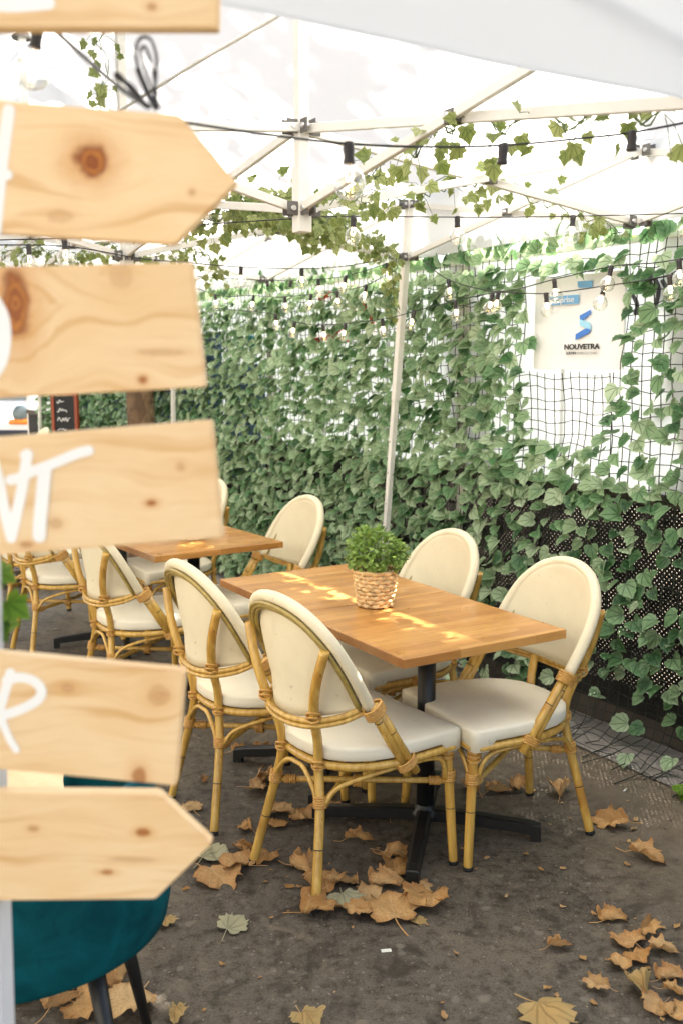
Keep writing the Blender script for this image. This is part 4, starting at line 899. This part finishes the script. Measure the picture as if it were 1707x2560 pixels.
LV = [  # u, v, metres, variant, turn, tint, label
 (547, 2198, .150, 1, 40, 0, 'large tan leaf with long stem left of the nearest chair, in a small heap'),
 (520, 2142, .120, 5, 160, 2, 'grey-tan flattened leaf tucked under the point of the lowest arrow board'),
 (598, 2170, .120, 2, 250, 0, 'tan leaf on the right side of the heap beside the nearest chair foot'),
 (480, 2022, .085, 0, 200, 0, 'small star-shaped pale leaf alone between the two left chairs'),
 (505, 1955, .055, 3, 20, 0, 'small curled brown leaf above the star-shaped leaf on the left'),
 (603, 1890, .11, 3, 95, 0, 'orange leaf lying left of a dark table foot under the second chair'),
 (664, 1886, .10, 8, 130, 0, 'dark crumpled leaf on the table foot behind the nearest chair'),
 (652, 1952, .11, 4, 10, 0, 'crumpled leaf leaning near the left rear leg of the nearest chair'),
 (643, 1978, .10, 2, 75, 0, 'rusty leaf under the crumpled one by the nearest chair stretcher'),
 (706, 2036, .12, 1, 300, 0, 'ragged orange leaf under the nearest chair, between its rear legs'),
 (757, 2050, .10, 7, 60, 0, 'dark orange leaf just left of the front upright rear leg'),
 (690, 2066, .09, 0, 140, 0, 'pale pointed leaf half under the orange one beneath the nearest chair'),
 (624, 2074, .085, 3, 210, 0, 'small folded leaf touching the leaning rear leg of the nearest chair'),
 (612, 2130, .08, 4, 260, 0, 'narrow golden leaf left of the leaning rear foot'),
 (664, 2153, .085, 7, 330, 0, 'squarish leaf right of the leaning rear foot'),
 (755, 2178, .12, 4, 70, 0, 'long curled leaf behind the upright rear leg of the nearest chair'),
 (812, 2210, .13, 1, 15, 0, 'wrinkled brown leaf right of the upright rear leg'),
 (850, 2222, .10, 6, 120, 0, 'pleated tan leaf overlapping the wrinkled one'),
 (893, 2209, .07, 3, 200, 0, 'small rectangular leaf piece left of the front table foot'),
 (895, 2112, .11, 6, 85, 0, 'boat-shaped curled leaf alone under the table column'),
 (975, 2150, .11, 2, 35, 0, 'ragged leaf leaning on the front table foot'),
 (1000, 2178, .10, 7, 150, 0, 'folded leaf pressed against the left side of the front table foot'),
 (958, 2222, .11, 4, 100, 0, 'rolled leaf left of the tip of the front table foot'),
 (860, 2262, .105, 5, 10, 2, 'pale green-white leaf amid the brown pile at front'),
 (922, 2252, .12, 1, 280, 0, 'tan leaf behind the biggest leaf of the front pile'),
 (980, 2284, .165, 0, 185, 0, 'biggest flat tan maple-like leaf at the front of the pile'),
 (1062, 2262, .14, 2, 320, 0, 'yellow-brown leaf at the right end of the front pile'),
 (1045, 2225, .09, 5, 60, 0, 'leaf just behind the front table foot tip'),
 (793, 2292, .13, 8, 85, 0, 'long rolled leaf lying in front of the upright chair foot'),
 (900, 2290, .09, 3, 260, 0, 'small leaf at the lower left of the front pile'),
 (1045, 2305, .045, 5, 20, 1, 'tiny green leaf scrap at the lower right of the front pile'),
 (583, 2320, .095, 0, 150, 2, 'pale yellow leaf alone on asphalt in front of the heap'),
 (1183, 1981, .10, 4, 210, 0, 'leaf behind the front legs of the right chair'),
 (1243, 1986, .11, 3, 100, 0, 'broad tan leaf under the right chair'),
 (1284, 1974, .09, 8, 10, 0, 'dark crumpled leaf by the far leg of the right chair'),
 (1402, 1990, .12, 8, 160, 0, 'curled leaf standing up between the right chair legs and the net'),
 (1530, 2060, .14, 3, 260, 0, 'orange folded leaf touching the outer foot of the right chair'),
 (1611, 2152, .13, 6, 60, 0, 'curled leaf alone at the right edge of the bare asphalt'),
 (1165, 1867, .08, 5, 40, 0, 'leaf far under the table beside the right chair seat'),
 (1530, 2306, .12, 4, 110, 0, 'greenish folded leaf topmost of the right hand leaf trail'),
 (1567, 2358, .13, 1, 210, 0, 'flat tan leaf in the middle of the right hand leaf trail'),
 (1616, 2332, .11, 3, 330, 0, 'crumpled leaf right of the middle of the leaf trail'),
 (1655, 2386, .12, 6, 80, 0, 'long ragged leaf at the right of the leaf trail'),
 (1592, 2402, .09, 7, 20, 0, 'folded brown leaf below the middle of the leaf trail'),
 (1545, 2420, .085, 2, 190, 0, 'smooth orange leaf at the bottom of the leaf trail'),
 (1495, 2472, .095, 3, 250, 0, 'tan pointed leaf alone left of the corner heap'),
 (1394, 2377, .07, 3, 90, 0, 'flat wedge-shaped leaf scrap alone on the asphalt at right'),
 (1607, 2482, .13, 8, 170, 1, 'twisted yellow-green leaf in the lower right corner heap'),
 (1640, 2522, .11, 2, 300, 0, 'dark brown leaf in the lower right corner heap'),
 (1694, 2536, .12, 1, 210, 0, 'golden lobed leaf cut by the right picture edge'),
 (1367, 2556, .15, 0, 20, 1, 'large yellow leaf cut by the bottom picture edge'),
 (1675, 2455, .11, 4, 100, 0, 'arched tan leaf above the dark brown one at the corner'),
 (1682, 2490, .09, 6, 70, 0, 'slim tan leaf above the golden lobed leaf at the corner'),
 (768, 2560, .08, 7, 40, 1, 'yellowish leaf tip at the bottom edge below the front pile'),
 (178, 2458, .10, 8, 20, 0, 'golden crumpled leaf behind the left leg of the teal armchair'),
 (300, 2458, .11, 4, 190, 0, 'cupped tan leaf between the teal armchair legs'),
 (325, 2525, .14, 1, 340, 0, 'large wrinkled leaf under the right leg of the teal armchair'),
 (216, 2522, .12, 2, 60, 0, 'leaf with white tip left of the teal armchair leg'),
 (153, 2526, .11, 3, 140, 0, 'smooth folded leaf beside the black base arm at lower left'),
 (75, 2487, .10, 7, 250, 0, 'tan leaf under the edge of the teal armchair shell'),
 (439, 2545, .07, 6, 5, 1, 'small yellow-green leaf alone at the bottom left of the open asphalt'),
 (415, 2312, .06, 5, 10, 1, 'little greenish leaf beside the teal armchair corner'),
 (825, 2025, .09, 2, 120, 0, 'rusty leaf by the hidden front legs under the near table'),
 (965, 2035, .10, 7, 200, 0, 'brown leaf in deep shade behind the table column'),
 (880, 2040, .09, 3, 320, 0, 'orange leaf beside a cigarette end under the near table'),
]
ymat = {0: None, 1: yel, 2: pal}
cache = {}
for i, (u, v, sz, k, an, tint, lab) in enumerate(LV):
    src = var[k]
    if tint:
        if (k, tint) not in cache:
            me = src.data.copy(); me.materials.clear(); me.materials.append(ymat[tint]); cache[(k, tint)] = me
    o = src.copy(); COL.objects.link(o)
    if tint: o.data = cache[(k, tint)]
    sz *= .72 if (u > 1440 and v > 2280) else .95
    q = at_z(u, v, 0); o.scale = (sz * .78, sz * .78, sz * .55); o.rotation_euler = (rnd(-.12, .12), rnd(-.12, .12), R(an + 180)); 
    ctr = Matrix.Rotation(R(an + 180), 3, 'Z') @ V((0, .42 * sz * .78, 0)); o.location = (q.x - ctr.x, q.y - ctr.y, .002 + .004 * (i % 3))
    tag(o, lab, 'leaf', GRP)
for o in var: bpy.data.objects.remove(o)
# scraps of leaf
random.seed(5)
scr = []
for k in range(4):
    m = MB(); n = 7; r0 = [rnd(.5, 1) for _ in range(n)]; pts = [(math.cos(2 * math.pi * i / n) * r0[i], .55 * math.sin(2 * math.pi * i / n) * r0[i], .12 + rnd(0, .4)) for i in range(n)]
    m.add(pts + [(0, 0, .05)], [(i, (i + 1) % n, n) for i in range(n)]); scr.append(m.build('leaf_scrap', M['dry'], None, solid=.03))
for i in range(70):
    o = scr[i % 4].copy(); COL.objects.link(o); u, v = random.choice([(rnd(430, 1707), rnd(2050, 2560)), (rnd(1150, 1700), rnd(1950, 2250)), (rnd(1350, 1707), rnd(2280, 2560)), (rnd(650, 1130), rnd(2150, 2340))])
    q = at_z(u, v, 0); o.location = (q.x, q.y, .002); o.scale = (rnd(.006, .02),) * 3; o.rotation_euler.z = rnd(0, 6.28); tag(o, 'small brown scrap of dry leaf lying on dark asphalt', 'leaf scrap', 'scraps of dry leaf')
for o in scr: bpy.data.objects.remove(o)
q = at_z(965, 2380, 0); m = MB(); m.box((0, 0, .001), (.028, .014, .001), bev=0); o = m.build('paper_scrap', M['paper'], None, (q.x, q.y, .002)); o.rotation_euler.z = .15; tag(o, 'white paper square lying on asphalt in front of the leaf pile', 'paper')
for lab, (u, v), a in (('white cigarette end on the dusty ground near the loose netting', (1562, 1978), .9), ('cigarette end lying under the near table beside an orange leaf', (895, 2013), .1)):
    q = at_z(u, v, 0); m = MB(); m.tube([(-.014, 0, .004), (.008, 0, .004)], .0036, 8, 0); m.tube([(.008, 0, .004), (.016, 0, .004)], .0036, 8, 1); o = m.build('cigarette_end', [M['paper'], M['straw']], None, (q.x, q.y, 0)); o.rotation_euler.z = a; tag(o, lab, 'cigarette end')
q = at_z(1697, 2000, 0); m = MB()
for k in range(3): add_leaf(m, V((rnd(-.02, .03), rnd(-.02, .02), .01 + .012 * k)), V((math.cos(k * 2.2), math.sin(k * 2.2), .3)), V((0, -.4, 1)), .06, NETL)
tag(m.build('ivy_tuft', M['fresh'], None, (q.x + .01, q.y, 0)), 'bright green leaf tuft on the ground at the right picture edge', 'plant')

# ------------------------------------------------------------------ trees
def tree(label, base, trunk_h, r, crown_c, crown_r, n_leaf, seed, name='plane_tree', rz=0, clump=1):
    random.seed(seed); t = thing(name, label, 'tree', base, rz); m = MB(); cc = V(crown_c)
    top = V((cc.x * .5, cc.y * .5, trunk_h)); m.tube([(0, 0, -.05), (.02, .01, .6), (.0, .03, trunk_h * .5), top], [r * 1.25, r, r * .92, r * .8], 16, sub=4)
    tips = []
    for k in range(9):
        d = V((rnd(-1, 1), rnd(-1, 1), rnd(-.1, 1))).normalized(); e = cc + V((d.x * crown_r[0], d.y * crown_r[1], d.z * crown_r[2])) * .75
        m.tube([top, top.lerp(e, .5) + V((0, 0, .25)), e], [r * .45, r * .22, .02], 7, sub=3); tips.append(e)
    m.build('trunk', M['bark'], t); f = MB(); cl_ = []
    for k in range(46):
        d = V((rnd(-1, 1), rnd(-1, 1), rnd(-1, 1))); d = d.normalized() * rnd(.35, 1) ** .6; cl_.append((cc + V((d.x * crown_r[0], d.y * crown_r[1], d.z * crown_r[2])), clump * rnd(.35, .75)))
    for k in range(n_leaf):
        c_, rr = random.choice(cl_); d = V((random.gauss(0, .5), random.gauss(0, .5), random.gauss(0, .4))) * rr
        add_leaf(f, c_ + d, V((rnd(-1, 1), rnd(-1, 1), rnd(-.8, .3))), V((rnd(-.6, .6), rnd(-.6, .6), 1)), rnd(.12, .22), IVYL)
    f.build('crown', M['treeleaf'], t); random.seed(seed + 1)
q = at_z(355, 1420, 0); qd = fen(4.95, .28, 0)
tree('plane tree with mottled brown trunk rising beside the far ivy net', qd, 3.9, .118, (.3, .6, 6.2), (2.0, 2.2, 1.5), 800, 41)
tree('leafy plane tree beyond the fence whose shadow dapples the tent roof', fen(1.2, -5.6, 0), 7.6, .20, (1.1, .3, 10.5), (1.3, .95, 1.3), 520, 43, rz=FA, clump=.8)
tree('added unseen plane tree beyond the fence, keeping sun off the near ground', fen(-1.8, -3.8, 0), 4.0, .17, (1.1, 0, 5.9), (.95, .7, .9), 1100, 57, rz=FA, clump=.6)  # out of view, added so its crown blocks sun patches on the ground
tree('added unseen plane tree beyond the fence, shading the sign boards', fen(-2.7, -1.7, 0), 4.3, .16, (.7, .6, 6.0), (.75, 1.3, .7), 1300, 61, rz=FA, clump=.6)  # unseen crown added to keep direct sun off the boards

# ------------------------------------------------------------------ far street at the left
def yr(x, y): return V((x, y, 0))
ca = thing('chalkboard', 'black chalkboard menu in a red wooden frame against the far ivy', 'menu board', at_y(163, 1030, 8.6) * 1.0); CO = ca.location; CO.z = 0; ca.location = CO
a_ = R(-18); X3 = Matrix.Rotation(a_, 3, 'Z')
m = MB(); m.box(X3 @ V((0, 0, .85)), (.20, .02, 1.0), X3); m.build('board_face', M['slate'], ca)
m = MB()
for x in (-.115, .115): m.box(X3 @ V((x, 0, .82)), (.03, .035, 1.5), X3)
for z_ in (1.37, .33): m.box(X3 @ V((0, 0, z_)), (.2, .033, .03), X3)
m.build('frame', M['redwood'], ca)
m = MB(); random.seed(3)
for k in range(9):
    z_ = 1.28 - k * .075; x = -.07
    pts = []
    for j in range(random.randint(5, 10)): pts.append(X3 @ V((x, -.013, z_ + rnd(-.018, .02) + (.02 if k < 3 else 0)))); x += .014
    m.tube(pts, .0035 if k > 2 else .005, 4, sub=3)
m.build('chalk_writing', M['chalk'], ca)

cv = thing('parked_car', 'white car with amber indicator and dark bumper at far left', 'car', at_z(-60, 1300, 0) * 1.0); cp = at_y(40, 1050, 14.6); cv.location = (cp.x - .55, cp.y, 0)
m = MB(); prof = [(-.0, .35), (-.02, .62), (.0, .80), (.25, .98), (.9, 1.04), (1.5, 1.62), (2.0, 1.74), (3.6, 1.72), (4.2, 1.2), (4.3, .5), (4.2, .3)]
lps = []
for x, sc in ((-.86, .94), (-.84, 1), (-.3, 1.01), (.3, 1.01), (.84, 1), (.86, .94)): lps.append([V((x, y_ , .3 + (z_ - .3) * sc)) for y_, z_ in prof])
m.rings(lps, smooth=False); bd = m.build('body', M['carwhite'], cv)
m = MB(); m.grid(lambda u, v: V((-.7 + 1.4 * u, .93 + .55 * v - .01, 1.075 + .52 * v + .012)), 6, 2); m.build('windscreen', M['carglass'], cv, solid=.01)
m = MB(); m.box((0, -.03, .55), (1.70, .16, .26), bev=.04); m.build('bumper', M['cardark'], cv)
for s in (1, -1):
    m = MB(); m.box((s * .62, .0, .80), (.34, .12, .07), bev=.02); m.build('indicator', M['amber'], cv)
    m = MB(); m.lathe([(.001, .05), (.07, .045), (.12, .02), (.13, 0)], 18, Matrix.Translation((s * .62, .02, .92)) @ Matrix.Rotation(R(80), 4, 'X')); m.build('headlight', M['carglass'], cv)
    for y_ in (.85, 3.4):
        m = MB(); m.lathe([(.001, -.09), (.18, -.09), (.31, -.07), (.32, 0), (.31, .07), (.18, .09), (.001, .09)], 22, Matrix.Translation((s * .80, y_, .32)) @ Matrix.Rotation(R(90), 4, 'Y')); wl = m.build('wheel', M['rubber'], cv)
        m = MB(); m.lathe([(.001, 0), (.17, 0), (.18, .012), (.19, 0)], 18, Matrix.Translation((s * (.80 + .094), y_, .32)) @ Matrix.Rotation(R(90 * s), 4, 'Y')); m.build('rim', M['steel'], wl)
st_ = thing('bounce_building', 'long stone facade added out of view at left to bounce sunlight onto the terrace', 'building', fen(2, 12, 0), FA)  # unseen facade, added to bounce sunlight onto boards and chair backs
m = MB(); m.box((0, 3, 4.5), (30, 6, 9), bev=0); m.build('wall', M['stone'], st_)
for k in range(9):
    for zz in (1.6, 4.6, 7.3):
        m = MB(); m.box((-13 + 3.2 * k, -.02, zz), (1.3, .1, 1.9)); wi = m.build('window', M['shopglass'], st_)
        m = MB(); m.box((-13 + 3.2 * k, -.06, zz - 1.02), (1.6, .2, .1)); m.build('sill', M['stone'], wi)
bg_ = thing('town_building', 'pale rendered building with shop windows across the street at far left', 'building', (-9, 22, 0), R(20))
m = MB(); m.box((0, 0, 3.2), (16, 6, 6.4), bev=0); wl = m.build('wall', M['render'], bg_)
for k in range(6):
    for zz, hh in ((1.5, 2.0), (4.6, 1.5)):
        m = MB(); m.box((-6.5 + 2.6 * k, -3.0, zz), (1.4, .12, hh)); wi = m.build('window', M['shopglass'], bg_)
        m = MB()
        for dx in (-.74, .74): m.box((-6.5 + 2.6 * k + dx, -3.03, zz), (.08, .16, hh + .16))
        for dz in (-hh / 2 - .04, hh / 2 + .04): m.box((-6.5 + 2.6 * k, -3.03, zz + dz), (1.4, .158, .08))
        m.build('frame', M['alu'], wi)
m = MB(); m.box((0, 0, 6.5), (16.4, 6.4, .2)); m.build('roof', M['plank'], bg_)
# dark slatted pallet on the ground behind the far chairs
q = at_z(75, 1490, 0); pl = thing('slatted_pallet', 'low dark slatted pallet on the ground behind the far left chairs', 'pallet', (q.x - .2, q.y + .55, 0), R(25))
m = MB()
for k in range(7): m.box((0, -.3 + .1 * k, .13), (1.0, .07, .018))
m.build('slats', M['darkwood'], pl); m = MB()
for x in (-.45, 0, .45): m.box((x, 0, .06), (.08, .66, .115))
m.build('bearer', M['darkwood'], pl)
